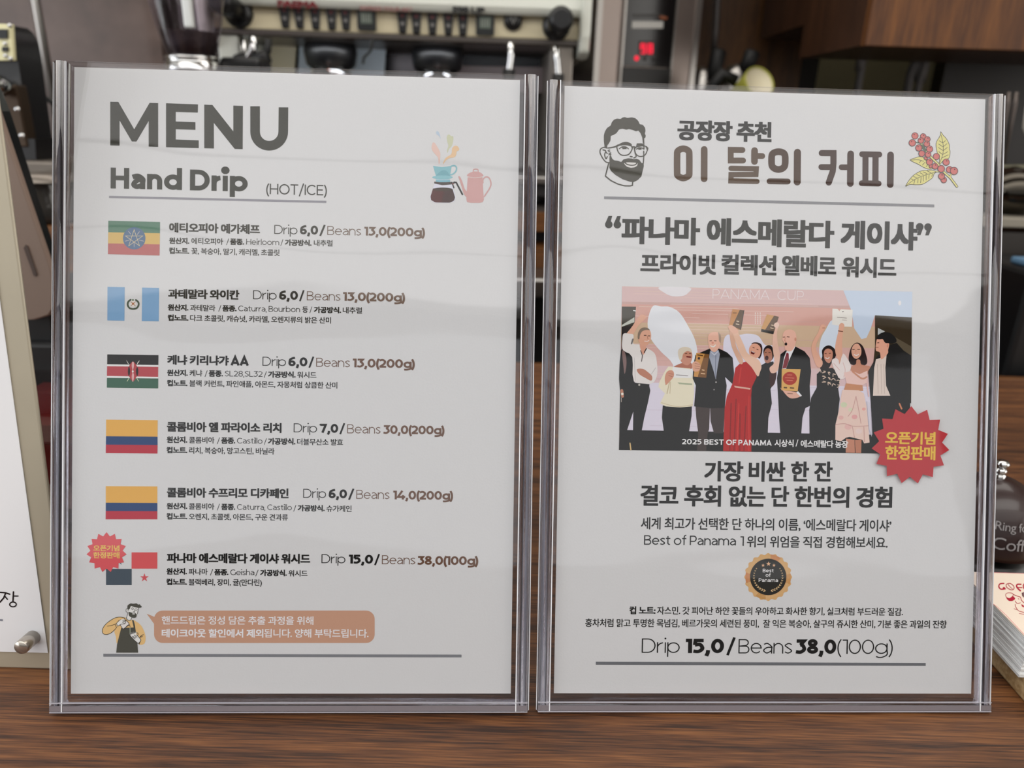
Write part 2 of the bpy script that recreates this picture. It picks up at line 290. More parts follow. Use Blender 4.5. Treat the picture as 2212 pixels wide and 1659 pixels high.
# geometric sans built from strokes; cap height 1
def arc(cx, cy, rx, ry, a0, a1, n=14): return [(cx+rx*math.cos(math.radians(a0+(a1-a0)*i/n)), cy+ry*math.sin(math.radians(a0+(a1-a0)*i/n))) for i in range(n+1)]
def glyph(ch, w):
    h = w/2; X = .74; S = []; W = .6
    def L(*p): S.append((list(p), False))
    def A(*a): S.append((arc(*a), False))
    def O(cx, cy, rx, ry): S.append((arc(cx, cy, rx, ry, 0, 360, 28)[:-1], True))
    def C(*p): S.append((catmull(list(p), False, 6), False))
    if ch == ' ': return .27, []
    if ch == 'H': W = .8; L((h, 0), (h, 1)); L((W-h, 0), (W-h, 1)); L((h, .51), (W-h, .51))
    elif ch == 'I': W = w; L((h, 0), (h, 1))
    elif ch == 'l': W = w; L((h, 0), (h, 1.06))
    elif ch == 'E': W = .62; L((W, 1-h), (h, 1-h), (h, h), (W, h)); L((h, .52), (W*.92, .52))
    elif ch == 'F': W = .6; L((W, 1-h), (h, 1-h), (h, 0)); L((h, .49), (W*.9, .49))
    elif ch == 'L': W = .58; L((h, 1), (h, h), (W, h))
    elif ch == 'T': W = .72; L((0, 1-h), (W, 1-h)); L((W/2, 1-h), (W/2, 0))
    elif ch == 'N': W = .82; L((h, 0), (h, 1)); L((W-h, 0), (W-h, 1)); L((h, 1-h*.4), (W-h, h*.4))
    elif ch == 'M': W = .96; L((h, 0), (h, 1)); L((W-h, 0), (W-h, 1)); L((h, 1-h*.3), (W/2, .2), (W-h, 1-h*.3))
    elif ch == 'U': W = .78; S.append(([(h, 1), (h, .4)]+arc(W/2, .4, W/2-h, .4-h, 180, 360)+[(W-h, 1)], False))
    elif ch == 'A': W = .92; L((h*.9, 0), (W/2, 1-h*.6), (W-h*.9, 0)); L((W*.22, .28), (W*.78, .28))
    elif ch == 'O': W = .98; O(W/2, .5, W/2-h, .5-h)
    elif ch == 'C': W = .86; A(.49, .5, .49-h, .5-h, 45, 315)
    elif ch == 'G': W = .9; S.append((arc(.49, .5, .49-h, .5-h, 45, 310)+[(W-h, .14), (W-h, .5)], False))
    elif ch == 'D': W = .86; S.append(([(h, h), (.38, h)]+arc(.38, .5, W-.38-h, .5-h, -90, 90)+[(.38, 1-h), (h, 1-h)], True))
    elif ch == 'P': W = .7; S.append(([(h, 0), (h, 1-h), (.4, 1-h)]+arc(.4, .67, W-.4-h, .33-h, 90, -90)+[(h, .34+h)], False))
    elif ch == 'R': W = .72; S.append(([(h, 0), (h, 1-h), (.4, 1-h)]+arc(.4, .67, W-.4-h, .33-h, 90, -90)+[(h, .34+h)], False)); L((.42, .36), (W-h, 0))
    elif ch == 'B':
        W = .73; S.append(([(h, 1-h), (.42, 1-h)]+arc(.42, .755, .24-h*.5, .245-h, 90, -90)+[(h, .51)], False))
        S.append(([(h, .51), (.45, .51)]+arc(.45, .255+h*.5, W-.45-h, .255-h*.5, 90, -90)+[(.45, h), (h, h)], False)); L((h, 0), (h, 1))
    elif ch == 'S': W = .66; C((W-.05, .84), (.36, 1-h), (h+.02, .76), (.3, .54), (W-h, .27), (.31, h), (.04, .17))
    elif ch == 'o': W = .76; O(W/2, X/2, W/2-h, X/2-h)
    elif ch == 'e': W = .74; S.append(([(h, X/2+.01), (W-h, X/2+.01)]+arc(W/2, X/2, W/2-h, X/2-h, 4, 318), False))
    elif ch == 'c': W = .64; A(.37, X/2, .37-h, X/2-h, 50, 310)
    elif ch == 'a': W = .62; C((.07, X-h-.06), (.3, X-h), (W-h, .48), (W-h, .3), (W-h, 0)); C((W-h, .43), (.28, .42), (h+.01, .22), (.26, h), (W-h, .2))
    elif ch in 'nh': W = .66; L((h, 0), (h, X if ch == 'n' else 1.06)); S.append(([(h, .35)]+arc(W/2, .40, W/2-h, X-.40-h, 180, 0)+[(W-h, 0)], False))
    elif ch == 'm':
        W = 1.1; q = (W-w)/4+h; L((h, 0), (h, X))
        for x0 in (h, W/2): S.append(([(x0, .35)]+arc(x0+(W-w)/4, .42, (W-w)/4, X-.42-h, 180, 0)+[(x0+(W-w)/2, 0)], False))
    elif ch == 'u': W = .66; L((W-h, 0), (W-h, X)); S.append(([(h, X)]+arc(W/2, .34, W/2-h, .34-h, 180, 360)+[(W-h, .4)], False))
    elif ch == 'r': W = .40; L((h, 0), (h, X)); S.append((arc(.42, .36, .42-h, X-.36-h, 175, 96), False))
    elif ch == 'i': W = w*1.1; L((W/2, 0), (W/2, X)); S.append((arc(W/2, 1.0, w*.32, w*.32, 0, 360, 10)[:-1], True))
    elif ch in 'bp':
        W = .78; L((h, 0 if ch == 'b' else -.28), (h, 1.06 if ch == 'b' else X)); O(W/2, X/2, W/2-h, X/2-h)
    elif ch == 'd': W = .78; L((W-h, 0), (W-h, 1.06)); O(W/2, X/2, W/2-h, X/2-h)
    elif ch == 'g': W = .78; O(W/2, X/2+.01, W/2-h, X/2-h); C((W-h, X), (W-h, .3), (W-h, -.05), (.38, -.28+h), (.07, -.18))
    elif ch == 's': W = .52; C((W-.04, X-h-.07), (.27, X-h), (h+.01, .56), (.26, .38), (W-h, .19), (.25, h), (.03, .12))
    elif ch == 't': W = .46; S.append(([(.2, .93), (.2, .22)]+arc(.2+.16, .22, .16, .22-h, 180, 290), False)); L((0, X-h), (.44, X-h))
    elif ch == 'f': W = .44; S.append(([(.2, 0), (.2, .78)]+arc(.2+.17, .82, .17, 1.07-.82-h, 180, 75), False)); L((0, X-h), (.42, X-h))
    elif ch == '0': W = .76; O(W/2, .5, W/2-h, .5-h)
    elif ch == '1': W = .3+h*.6; L((0, 1-h), (W-h, 1-h), (W-h, 0))
    elif ch == '2': W = .66; S.append((catmull([(.04, .82), (.32, 1-h), (W-h-.01, .72), (.46, .44), (.06, h)], False, 7), False)); L((.02, h), (W, h))
    elif ch == '3': W = .66; L((.05, 1-h), (W-h*1.2, 1-h), (.3, .6)); C((.27, .6), (.42, .6), (W-h, .32), (.32, h), (.02, .14))
    elif ch == '4': W = .8; L((.5, 1), (.07, .25+h*.3), (W, .25+h*.3)); L((.57, 0), (.57, .5))
    elif ch == '5': W = .66; L((W-.05, 1-h), (.14, 1-h), (.10, .56)); C((.10, .56), (.4, .6), (W-h, .32), (.32, h), (.02, .14))
    elif ch == '6': W = .7; O(W/2, .32, W/2-h, .32-h); C((W-.06, .93), (.42, 1-h), (.13+h*.4, .72), (h, .33))
    elif ch == '7': W = .7; L((.03, .8), (h*.7+.0, 1-h), (W-h, 1-h), (.26, 0))
    elif ch == '8': W = .7; O(W/2, .75, W/2-h-.04, .25-h*.8); O(W/2, .28, W/2-h, .28-h)
    elif ch == '9': W = .7; O(W/2, .68, W/2-h, .32-h); C((.06, .07), (.28, h), (W-.13-h*.4, .28), (W-h, .67))
    elif ch == '(': W = .26; A(.62, .4, .62-h, .82, 132, 228)
    elif ch == ')': W = .26; A(W-.62, .4, .62-h, .82, 48, -48)
    elif ch == '/': W = .46; L((h*.6, -.14), (W-h*.6, 1.1))
    elif ch == ',': W = w*1.15; L((w*.7, w*.9), (w*.6, 0), (w*.25, -.2))
    elif ch == '.': W = w*1.15; L((W/2, 0), (W/2, w*1.1))
    elif ch == '‘': W = w*1.1; L((w*.9, 1.05), (w*.4, .95), (w*.4, .8))
    elif ch == '’': W = w*1.1; L((w*.6, 1.05), (w*.6, .93), (w*.2, .8))
    return W, S
class Print:
    """flat printed marks on a sheet; shapes are given where they sit on the sheet"""
    def __init__(s, sheet, name, z0=.00006, crop=(0, 0, 1), haze=HAZE):
        s.sh = sheet; s.name = name; s.z = z0; s.cr = crop; s.v = []; s.f = []; s.mi = []; s.ms = []; s.hz = haze; s.z0 = z0; s.bb = []; s.cur = 0
    def m(s, c):
        k = ink(c, s.hz)
        if k not in s.ms: s.ms.append(k)
        return s.ms.index(k)
    def P(s, p): return s.sh.px(s.cr[0]+p[0]/s.cr[2], s.cr[1]+p[1]/s.cr[2])
    def level(s, v, h=0):
        """a shape printed over others lies one step above all it overlaps"""
        xs = [q[0] for q in v]; ys = [q[1] for q in v]; x0, x1, y0, y1 = min(xs), max(xs), min(ys), max(ys); k = 0
        for a0, a1, c0, c1, l in s.bb:
            if l >= k and a0 < x1 and x0 < a1 and c0 < y1 and y0 < c1: k = l+1
        s.bb.append((x0, x1, y0, y1, k+h)); s.z = s.z0+k*1.1e-5
    def raw(s, v, f, c, lift=True):
        if lift: s.level(v)
        b = len(s.v); i = s.m(c)
        s.v += [(p[0], p[1], s.z) for p in v]
        for q in f: s.f.append(tuple(b+k for k in q)); s.mi.append(i)
    def poly(s, pts, c, smooth=False, n=5):
        if smooth: pts = catmull(pts, True, n)
        v = [s.P(p) for p in pts]
        s.raw(v, [tuple(t) for t in tessellate_polygon([[Vector((p[0], p[1], 0)) for p in v]])], c); return s
    def stroke(s, pts, w, c, cap='round', smooth=False, closed=False, n=5):
        if smooth: pts = catmull(pts, closed, n)
        v, f = offs(pts, w, closed, cap); s.raw([s.P(p) for p in v], f, c); return s
    def disc(s, x, y, r, c, ry=None, n=24): return s.poly(circle(x, y, r, ry, n), c)
    def span(s, xl, xr, y):
        a = s.sh.px(xl, y); b = s.sh.px(xr, y+.016*(xr-xl)); t = s.sh.px(xl, y-20); return a, b[0]-a[0], (t[1]-a[1])/20
    def ko(s, txt, xl, xr, top, bot, c, e=0, ey=None):
        """Korean lettering between xl and xr; e: extra stroke weight"""
        v, f, x0, x1 = ko_mesh(txt); a, wid, k = s.span(xl, xr, bot); ey = e if ey is None else ey
        ht = (bot-top)*k; sx = (wid-2*e*k)/(x1-x0); sy = (ht-2*ey*k)/.90; ex, eyy = e*k, ey*k
        s.level([(a[0], a[1]), (a[0]+wid, a[1]+ht)], 0 if not e else (5 if e > .55 else 2))
        sh = [(0, 0)] if not e else ([(-ex, -eyy), (ex, -eyy), (ex, eyy), (-ex, eyy)] + ([(0, 0), (-ex, 0), (ex, 0), (0, eyy), (0, -eyy)] if e > .55 else []))
        for dx, dy in sh: s.raw([(a[0]+ex+(p[0]-x0)*sx+dx, a[1]+eyy+(p[1]+.085)*sy+dy) for p in v], f, c, False); s.z += 5.5e-6
        return s
    def la(s, txt, xl, xr, base, cap, c, w=.12, track=.085):
        """Latin lettering and figures, cap height cap"""
        a, wid, k = s.span(xl, xr, base); pos = 0; gl = []
        for ch in txt:
            W, S = glyph(ch, w); gl.append((pos, S)); pos += W+(track if ch != ' ' else 0)
        tot = pos-track; sx = wid/tot; sy = cap*k; s.level([(a[0], a[1]-sy*.3), (a[0]+wid, a[1]+sy*1.1)], 2); q0 = s.z
        for p0, S in gl:
            for pts, cl in S:
                v, f = offs(pts, w, cl, 'butt', 2.6); s.z = q0 if s.z > q0+1.3e-5 else s.z+6e-6
                s.raw([(a[0]+(p0+q[0])*sx, a[1]+q[1]*sy) for q in v], f, c, False)
        return s
    def done(s, parent, label=None):
        me = bpy.data.meshes.new(s.name); me.from_pydata(s.v, [], s.f)
        for i, p in enumerate(me.polygons): p.material_index = s.mi[i]
        for m in s.ms: me.materials.append(m)
        bm = bmesh.new(); bm.from_mesh(me)
        for f in bm.faces:
            f.normal_update()
            if f.normal.z < 0: f.normal_flip()
        bm.to_mesh(me); bm.free()
        o = bpy.data.objects.new(s.name, me); COL.objects.link(o); o.parent = parent
        if label: o['label'] = label
        return o
DK = (52, 52, 50); DKH = (88, 87, 83); BR = (118, 100, 90)

sheets = []
for i, lab in enumerate(('white menu sheet headed MENU with six flags and coffee prices', 'white menu sheet with the award ceremony photograph and bearded face drawing')):
    mb = MB(); mb.box((0, -.297, -.00025), (.210, 0, 0))
    o = mb.build('menu_sheet', PAPER, M=SH[i]); tag(o, lab, 'menu', 'menu sheets in the acrylic stands'); sheets.append(o)
SL, SR = Sheet(SH[0]), Sheet(SH[1]); PL, PR = sheets

# ---- left sheet
def bx(x0, y0, x1, y1): return [(x0, y0), (x1, y0), (x1, y1), (x0, y1)]
G = (90, 90, 86)
p = Print(SL, 'menu_title', crop=(140, 180, 3.95), haze=.085)
p.poly([(388, 157), (457, 158), (593, 392), (724, 167), (797, 169), (797, 543), (716, 540), (716, 322), (612, 497), (572, 496), (468, 318), (468, 532), (388, 530)], G)
p.poly([(864, 170), (1137, 180), (1135, 250), (947, 244), (947, 326), (1115, 332), (1115, 397), (947, 392), (947, 479), (1143, 487), (1143, 553), (864, 545)], G)
p.poly([(1190, 182), (1260, 185), (1438, 410), (1438, 190), (1520, 193), (1518, 562), (1450, 560), (1272, 338), (1273, 556), (1190, 554)], G)
p.stroke([(1624, 196)]+[(1744-120*math.cos(math.pi*i/24), 413+120*math.sin(math.pi*i/24)) for i in range(25)]+[(1866, 205)], 82, G, 'butt')
p.done(PL)
p = Print(SL, 'subtitle', haze=.085)
p.la('Hand Drip', 239, 535, 407, 45, G, .225, .075); p.la('(HOT/ICE)', 575, 706, 419.3, 22.5, (96, 96, 93), .115, .07); p.done(PL)
p = Print(SL, 'ruled_line'); p.poly([(235.7, 423), (705, 433.8), (705, 438.6), (235.7, 427.6)], (146, 145, 150)); p.done(PL)
p = Print(SL, 'ruled_line'); p.poly([(223.3, 1412), (997, 1414), (997, 1420), (223.3, 1418.5)], (132, 134, 136)); p.done(PL)

ROWS = [ # title runs, price runs, origin runs, tasting note
 dict(t=[('에티오피아 예가체프', 365.3, 561.5)], ty=(481, 502), b=505.2, d=(592.6, 642.5), a='6,0', ax=(648, 687), s=(690.5, 702.5), B=(707, 780), q='13,0(200g)', qx=(787, 918),
      o=[('k', '원산지.', 365.3, 409), ('n', '에티오피아', 413.5, 482), ('n', '/', 489, 494.5), ('k', '품종.', 497, 527), ('l', 'Heirloom', 532, 603), ('n', '/', 606, 611.5), ('k', '가공방식.', 615.5, 673), ('n', '내추럴', 678, 718.5)],
      oy=(513, 526.8), n=('꽃, 복숭아, 딸기, 캐러멜, 초콜릿', 413.5, 604), ny=(534.5, 548.5), k=(365.3, 409), c=DKH, h=.075),
 dict(t=[('과테말라 와이칸', 363.3, 517)], ty=(624, 645), b=646.3, d=(546.8, 597.5), a='6,0', ax=(603, 643.5), s=(646.8, 657), B=(662.8, 735.5), q='13,0(200g)', qx=(741, 875),
      o=[('k', '원산지.', 362.5, 407), ('n', '과테말라', 410.6, 465.3), ('n', '/', 472, 477.7), ('k', '품종.', 480.5, 511), ('l', 'Caturra, Bourbon', 514.7, 648), ('n', '등', 653, 665.3), ('n', '/', 669, 674), ('k', '가공방식.', 678, 736.7), ('n', '내추럴', 740.5, 782)],
      oy=(657.2, 671), n=('다크 초콜릿, 캐슈넛, 카라멜, 오렌지류의 밝은 산미', 410.6, 715), ny=(679.2, 693.2), k=(362.5, 407), c=(84, 83, 80), h=.065),
 dict(t=[('케냐 키리냐갸', 361.5, 494.4)], ty=(766.6, 787.8), b=789.9, d=(567, 617.7), a='6,0', ax=(623, 664), s=(667, 678), B=(683, 755.7), q='13,0(200g)', qx=(762, 896), aa=(498, 537.5),
      o=[('k', '원산지.', 361, 405.6), ('n', '케냐', 409.6, 437), ('n', '/', 442.5, 448), ('k', '품종.', 451, 481.5), ('l', 'SL28,SL32', 485.6, 567), ('n', '/', 570, 576), ('k', '가공방식.', 579, 638.5), ('n', '워시드', 641.8, 683.5)],
      oy=(798.2, 812.2), n=('블랙 커런트, 파인애플, 아몬드, 자몽처럼 상큼한 산미', 409, 728.6), ny=(820.3, 834.3), k=(361, 405), c=(50, 50, 50), h=.03),
 dict(t=[('콜롬비아 엘 파라이소 리치', 360.5, 608)], ty=(911, 932.5), b=933.7, d=(634.4, 684.8), a='7,0', ax=(691, 730.4), s=(733.7, 744.8), B=(750, 822), q='30,0(200g)', qx=(828, 960),
      o=[('k', '원산지.', 360, 404.5), ('n', '콜롬비아', 408.4, 463.3), ('n', '/', 469, 474.7), ('k', '품종.', 478, 508), ('l', 'Castillo', 512, 567), ('n', '/', 570.4, 576), ('k', '가공방식.', 579, 638), ('n', '더블무산소 발효', 641.8, 741)],
      oy=(942.6, 956.8), n=('리치, 복숭아, 망고스틴, 바닐라', 408.4, 593), ny=(965, 979.2), k=(360, 404.5), c=(44, 44, 46), h=.025),
 dict(t=[('콜롬비아 수프리모 디카페인', 360.5, 623.3)], ty=(1053, 1074.5), b=1075.2, d=(655, 704.3), a='6,0', ax=(710, 749.4), s=(752.7, 764.6), B=(769.6, 841.3), q='14,0(200g)', qx=(849.4, 978.5),
      o=[('k', '원산지.', 360, 404.6), ('n', '콜롬비아', 408, 463), ('n', '/', 469, 474.7), ('k', '품종.', 478, 508), ('l', 'Caturra, Castillo', 512, 630.4), ('n', '/', 634, 639.7), ('k', '가공방식.', 643, 701.3), ('n', '슈가케인', 705, 759.5)],
      oy=(1086, 1100), n=('오렌지, 초콜렛, 아몬드, 구운 견과류', 408, 622), ny=(1108.2, 1122.2), k=(360, 404.6), c=(44, 44, 44), h=.025),
 dict(t=[('파나마 에스메랄다 게이샤 워시드', 360.5, 670)], ty=(1194.7, 1216.2), b=1216.4, d=(694.5, 746), a='15,0', ax=(753.7, 805.8), s=(808.9, 820), B=(825, 897), q='38,0(100g)', qx=(901.8, 1033),
      o=[('k', '원산지.', 359.5, 403.8), ('n', '파나마', 407.6, 448.6), ('n', '/', 454, 460), ('k', '품종.', 463, 493.4), ('l', 'Geisha', 497.5, 549.4), ('n', '/', 552, 558), ('k', '가공방식.', 562, 619.5), ('n', '워시드', 623, 664.3)],
      oy=(1227.2, 1241.2), n=('블랙베리, 장미, 귤(만다린)', 407.6, 565.6), ny=(1249.7, 1263.9), k=(359.5, 403.8), c=(62, 62, 60), h=.04)]
for r in ROWS:
    c = r['c']; hz = r['h']
    br = tuple(int(a*.6+b*.4) for a, b in zip((104, 78, 66), (124, 110, 100))) if hz < .05 else (128, 113, 103)
    p = Print(SL, 'coffee_name', haze=hz)
    for t, a, b in r['t']: p.ko(t, a, b, r['ty'][0], r['ty'][1], c, .95, .68)
    if 'aa' in r: p.la('AA', r['aa'][0], r['aa'][1], r['ty'][1]+1.2, 19.5, c, .24, .0)
    p.done(PL)
    p = Print(SL, 'price', haze=hz); b = r['b']; sl = .016
    p.la('Drip', *r['d'], b, 19.3, c, .085, .08)
    p.la(r['a'], *r['ax'], b+sl*55, 19.3, c, .235, .06); p.la('/', *r['s'], b+sl*100, 19.3, c, .16)
    p.la('Beans', *r['B'], b+sl*115+.3, 19.3, br, .085, .08); p.la(r['q'], *r['qx'], b+sl*195+.3, 18.8, br, .215, .045)
    p.done(PL)
    p = Print(SL, 'coffee_description', haze=hz)
    for kind, t, a, b in r['o']:
        y0, y1 = r['oy']; dy = .016*(a-r['k'][0])
        if kind == 'k': p.ko(t, a, b, y0+dy, y1+dy, c, .6, .5)
        elif kind == 'n' and t != '/': p.ko(t, a, b, y0+dy, y1+dy, c, .22)
        elif t == '/': p.la('/', a, b, y1+dy-1.2, 11.2, c, .1)
        else: p.la(t, a, b, y1+dy-1.4, 12, c, .1, .085)
    p.ko('컵노트.', *r['k'], *r['ny'], c, .6, .5); t, a, b = r['n']; dy = .016*(a-r['k'][0]); p.ko(t, a, b, r['ny'][0]+dy, r['ny'][1]+dy, c, .22)
    p.done(PL)
# flags
Y_, B_, R_ = (216, 167, 88), (56, 76, 114), (176, 62, 74)
p = Print(SL, 'flag', crop=(220, 460, 15.08), haze=.06)
p.poly([(212, 252), (1898, 296), (1893, 662), (210, 630)], (104, 135, 117)); p.poly([(210, 630), (1893, 662), (1887, 1024), (204, 992)], (210, 180, 116))
p.poly([(204, 992), (1887, 1024), (1882, 1388), (200, 1342)], (184, 116, 114)); p.disc(1057, 828, 368, (104, 124, 148), 362, 40)
st = [(1055+300*math.sin(math.radians(a)), 838-290*math.cos(math.radians(a))) for a in (0, 144, 288, 72, 216)]
p.stroke(st, 22, (232, 208, 160), 'butt', closed=True)
for a, r0, r1 in ((-37, 175, 305), (37, 160, 290), (105, 165, 330), (180, 130, 270), (254, 150, 300)):
    g = math.radians(a); p.stroke([(1055+r0*math.sin(g), 838-r0*math.cos(g)), (1055+r1*math.sin(g), 838-r1*math.cos(g))], 16, (198, 190, 182), 'butt')
p.done(PL, 'green, yellow and red flag with blue disc and star')
p = Print(SL, 'flag', crop=(200, 600, 3.95), haze=.06)
for q in ([(128, 77), (275, 80), (272, 367), (126, 364)], [(423, 84), (568, 87), (565, 372), (420, 370)]): p.poly(q, (136, 169, 198))
p.stroke([(325, 188), (305, 205), (300, 232), (315, 258), (340, 266)], 15, (96, 104, 92), smooth=True); p.stroke([(370, 190), (390, 208), (393, 232), (378, 258), (352, 266)], 15, (96, 104, 92), smooth=True)
p.disc(346, 222, 26, (222, 216, 206)); p.stroke([(328, 240), (366, 205)], 5, (150, 120, 90)); p.stroke([(328, 205), (366, 240)], 5, (150, 120, 90)); p.disc(346, 222, 9, (176, 120, 92)); p.disc(345, 190, 8, (110, 130, 100))
p.done(PL, 'pale blue and white flag with a wreath')
p = Print(SL, 'flag', crop=(220, 750, 15.08), haze=.02)
p.poly([(170, 228), (1848, 255), (1838, 1345), (165, 1322)], (226, 222, 214))
p.poly([(178, 232), (1848, 258), (1842, 582), (174, 556)], (36, 33, 36)); p.poly([(172, 618), (1840, 640), (1836, 966), (168, 936)], (172, 76, 82)); p.poly([(168, 998), (1840, 1018), (1838, 1342), (165, 1318)], (68, 100, 84))
for q in ([(790, 412), (835, 470), (893, 570), (850, 530)], [(1238, 420), (1200, 500), (1130, 590), (1165, 500)]): p.poly(q, (226, 214, 204))
p.stroke([(885, 1010), (822, 1115)], 14, (215, 220, 180), 'butt'); p.stroke([(1140, 1010), (1203, 1115)], 14, (215, 220, 180), 'butt')
p.poly([(1018, 466), (1100, 545), (1165, 660), (1190, 790), (1165, 900), (1100, 1020), (1018, 1122), (930, 1020), (870, 900), (850, 790), (880, 650), (930, 545)], (168, 72, 76), True)
p.poly([(885, 630), (925, 740), (920, 850), (885, 945), (855, 850), (855, 730)], (46, 44, 44), True); p.poly([(1155, 640), (1188, 740), (1188, 850), (1155, 945), (1120, 850), (1118, 740)], (40, 32, 34), True)
for y0, y1 in ((475, 735), (845, 1115)): p.poly([(990, y0+20), (1010, y0), (1040, y0+20), (1048, (y0+y1)/2), (1020, y1), (1002, y1), (978, (y0+y1)/2)], (226, 180, 176), True); p.stroke([(1012, y0+25), (1012, y1-25)], 12, (160, 100, 104), 'butt')
p.disc(1012, 792, 30, (236, 214, 204), 40); p.done(PL, 'black, red and green flag with shield and spears')
for cr, q in (((200, 600, 3.95), ((116, 1210), (556, 1215), (555, 1356), (115, 1352), (555, 1427), (114, 1424), (554, 1500), (113, 1496))),
              ((160, 1020, 3.95), ((271, 119), (711, 121), (711, 262), (271, 260), (711, 333), (271, 331), (711, 402), (270, 402)))):
    p = Print(SL, 'flag', crop=cr, haze=.025); p.poly(q[:4], Y_); p.poly([q[3], q[2], q[4], q[5]], B_); p.poly([q[5], q[4], q[6], q[7]], R_); p.done(PL, 'yellow, blue and red striped flag')
def star(cx, cy, R, r, n, a0=0): return [(cx+(R if i % 2 == 0 else r)*math.sin(math.pi*i/n+a0), cy-(R if i % 2 == 0 else r)*math.cos(math.pi*i/n+a0)) for i in range(2*n)]
p = Print(SL, 'flag', crop=(160, 1020, 3.95), haze=.015)
p.poly(bx(491, 684, 711, 823), (204, 92, 94)); p.poly(bx(273, 824, 492, 963), (78, 88, 96)); p.poly(star(601, 900, 39, 15, 5), (198, 92, 96)); p.stroke([(390, 770), (403, 784)], 6, (80, 84, 100)); p.done(PL, 'quartered red, white and navy flag with a red star')
p = Print(SL, 'starburst_badge', .00012, crop=(160, 1020, 3.95), haze=.015)
p.poly(star(278, 683, 172, 138, 15), (206, 92, 96)); p.cr = (0, 0, 1)
p.ko('오픈기념', 201.8, 258.3, 1177.5, 1190.5, (229, 188, 98), .34); p.ko('한정판매', 201.8, 258.3, 1192.3, 1206, (229, 188, 98), .34); p.done(PL)
# speech bubble
p = Print(SL, 'speech_bubble', crop=(160, 1020, 3.95), haze=.0)
p.poly(rrect(683, 1180, 2565, 1457, 74, 8), (184, 143, 118)); p.poly([(620, 1207), (690, 1236), (740, 1192), (700, 1300), (682, 1292)], (184, 143, 118)); p.cr = (0, 0, 1)
WH = (232, 226, 218)
p.ko('핸드드립은 정성 담은 추출 과정을 위해', 349.4, 677, 1330.5, 1349, WH, .25); p.ko('테이크아웃 할인에서 제외', 349.4, 568.9, 1358.5, 1377, WH, .55, .45); p.ko('됩니다. 양해 부탁드립니다.', 570.5, 796, 1358.5, 1377.3, WH, .25)
p.done(PL)
# barista drawing
OR, OL, AP, PW = (222, 183, 126), (72, 70, 66), (84, 84, 77), (222, 220, 212)
p = Print(SL, 'barista_drawing', crop=(205, 1290, 12.286), haze=.02)
p.poly([(820, 580), (900, 625), (1000, 600), (1090, 640), (1200, 720), (1290, 860), (1340, 1010), (1345, 1110), (1320, 1220), (1240, 1265), (1180, 1250), (1100, 1200), (700, 1100), (600, 1210), (575, 1210), (560, 1050), (520, 890), (640, 740)], OR, True)
p.poly([(830, 560), (760, 530), (640, 530), (520, 560), (400, 625), (270, 740), (205, 850), (205, 940), (260, 985), (340, 985), (430, 945), (520, 870), (590, 790), (640, 730), (760, 640)], OR, True)
p.stroke([(790, 550), (700, 528), (560, 540), (400, 625), (270, 740), (205, 850), (205, 940), (260, 985), (340, 985), (430, 945), (520, 870), (580, 800)], 15, OL, smooth=True)
p.poly([(700, 815), (930, 805), (1030, 800), (1010, 700), (985, 600), (1030, 612), (1065, 740), (1090, 920), (1110, 1050), (1130, 1230), (1150, 1472), (568, 1472), (590, 1250), (640, 1050)], AP)
p.stroke([(330, 768), (430, 750), (560, 705), (640, 620), (740, 585)], 14, OL, smooth=True)
p.poly([(880, 400), (850, 540), (900, 605), (970, 600), (985, 530), (1100, 500), (1130, 420), (1160, 280), (960, 235), (890, 330), (835, 320), (835, 380)], PW)
p.stroke([(860, 400), (830, 375), (832, 320), (870, 300), (885, 340), (880, 370)], 13, OL, smooth=True); p.stroke([(880, 395), (852, 520), (825, 560)], 13, OL); p.stroke([(835, 570), (880, 605), (950, 605), (975, 545)], 13, OL, smooth=True); p.stroke([(1160, 280), (1130, 440)], 12, OL)
p.poly([(895, 330), (868, 300), (868, 225), (910, 185), (960, 163), (1020, 172), (1110, 163), (1150, 195), (1190, 185), (1212, 215), (1245, 245), (1225, 275), (1150, 280), (1050, 262), (960, 235), (935, 295)], AP, True, 3)
p.poly([(900, 395), (940, 395), (1000, 412), (1055, 408), (1100, 438), (1112, 470), (1090, 535), (1030, 545), (960, 530), (905, 480)], AP, True, 3); p.disc(1032, 440, 38, PW, 14)
for q in ([(968, 298), (1000, 278), (1032, 300)], [(978, 318), (1000, 325), (1025, 320)], [(1062, 365), (1065, 320), (1100, 303), (1135, 325)], [(1080, 345), (1115, 350)], [(1060, 360), (1055, 388), (1020, 378)]): p.stroke(q, 12, OL, smooth=True)
p.poly([(680, 735), (740, 700), (830, 630), (880, 660), (905, 730), (830, 780), (760, 832), (735, 825)], (218, 214, 208)); p.poly([(580, 700), (640, 640), (700, 590), (780, 582), (822, 625), (812, 690), (720, 712), (610, 772), (585, 745)], PW, True, 3)
for q in ([(540, 715), (570, 790)], [(580, 700), (605, 770)], [(605, 770), (700, 715), (800, 700), (822, 640), (800, 590), (780, 555)], [(740, 625), (800, 650)], [(735, 665), (785, 690)], [(755, 600), (810, 625)], [(680, 740), (735, 825)], [(820, 600), (890, 670), (940, 780)], [(905, 735), (830, 790), (770, 832)], [(840, 770), (900, 725)]): p.stroke(q, 13, OL, smooth=len(q) > 2)
p.stroke([(935, 810), (938, 950)], 22, (150, 160, 140), 'butt')
p.poly([(925, 960), (1090, 912), (1105, 990), (1140, 1000), (1185, 1080), (1222, 1140), (1160, 1215), (1060, 1150), (975, 1060), (940, 1010)], PW, True, 3)
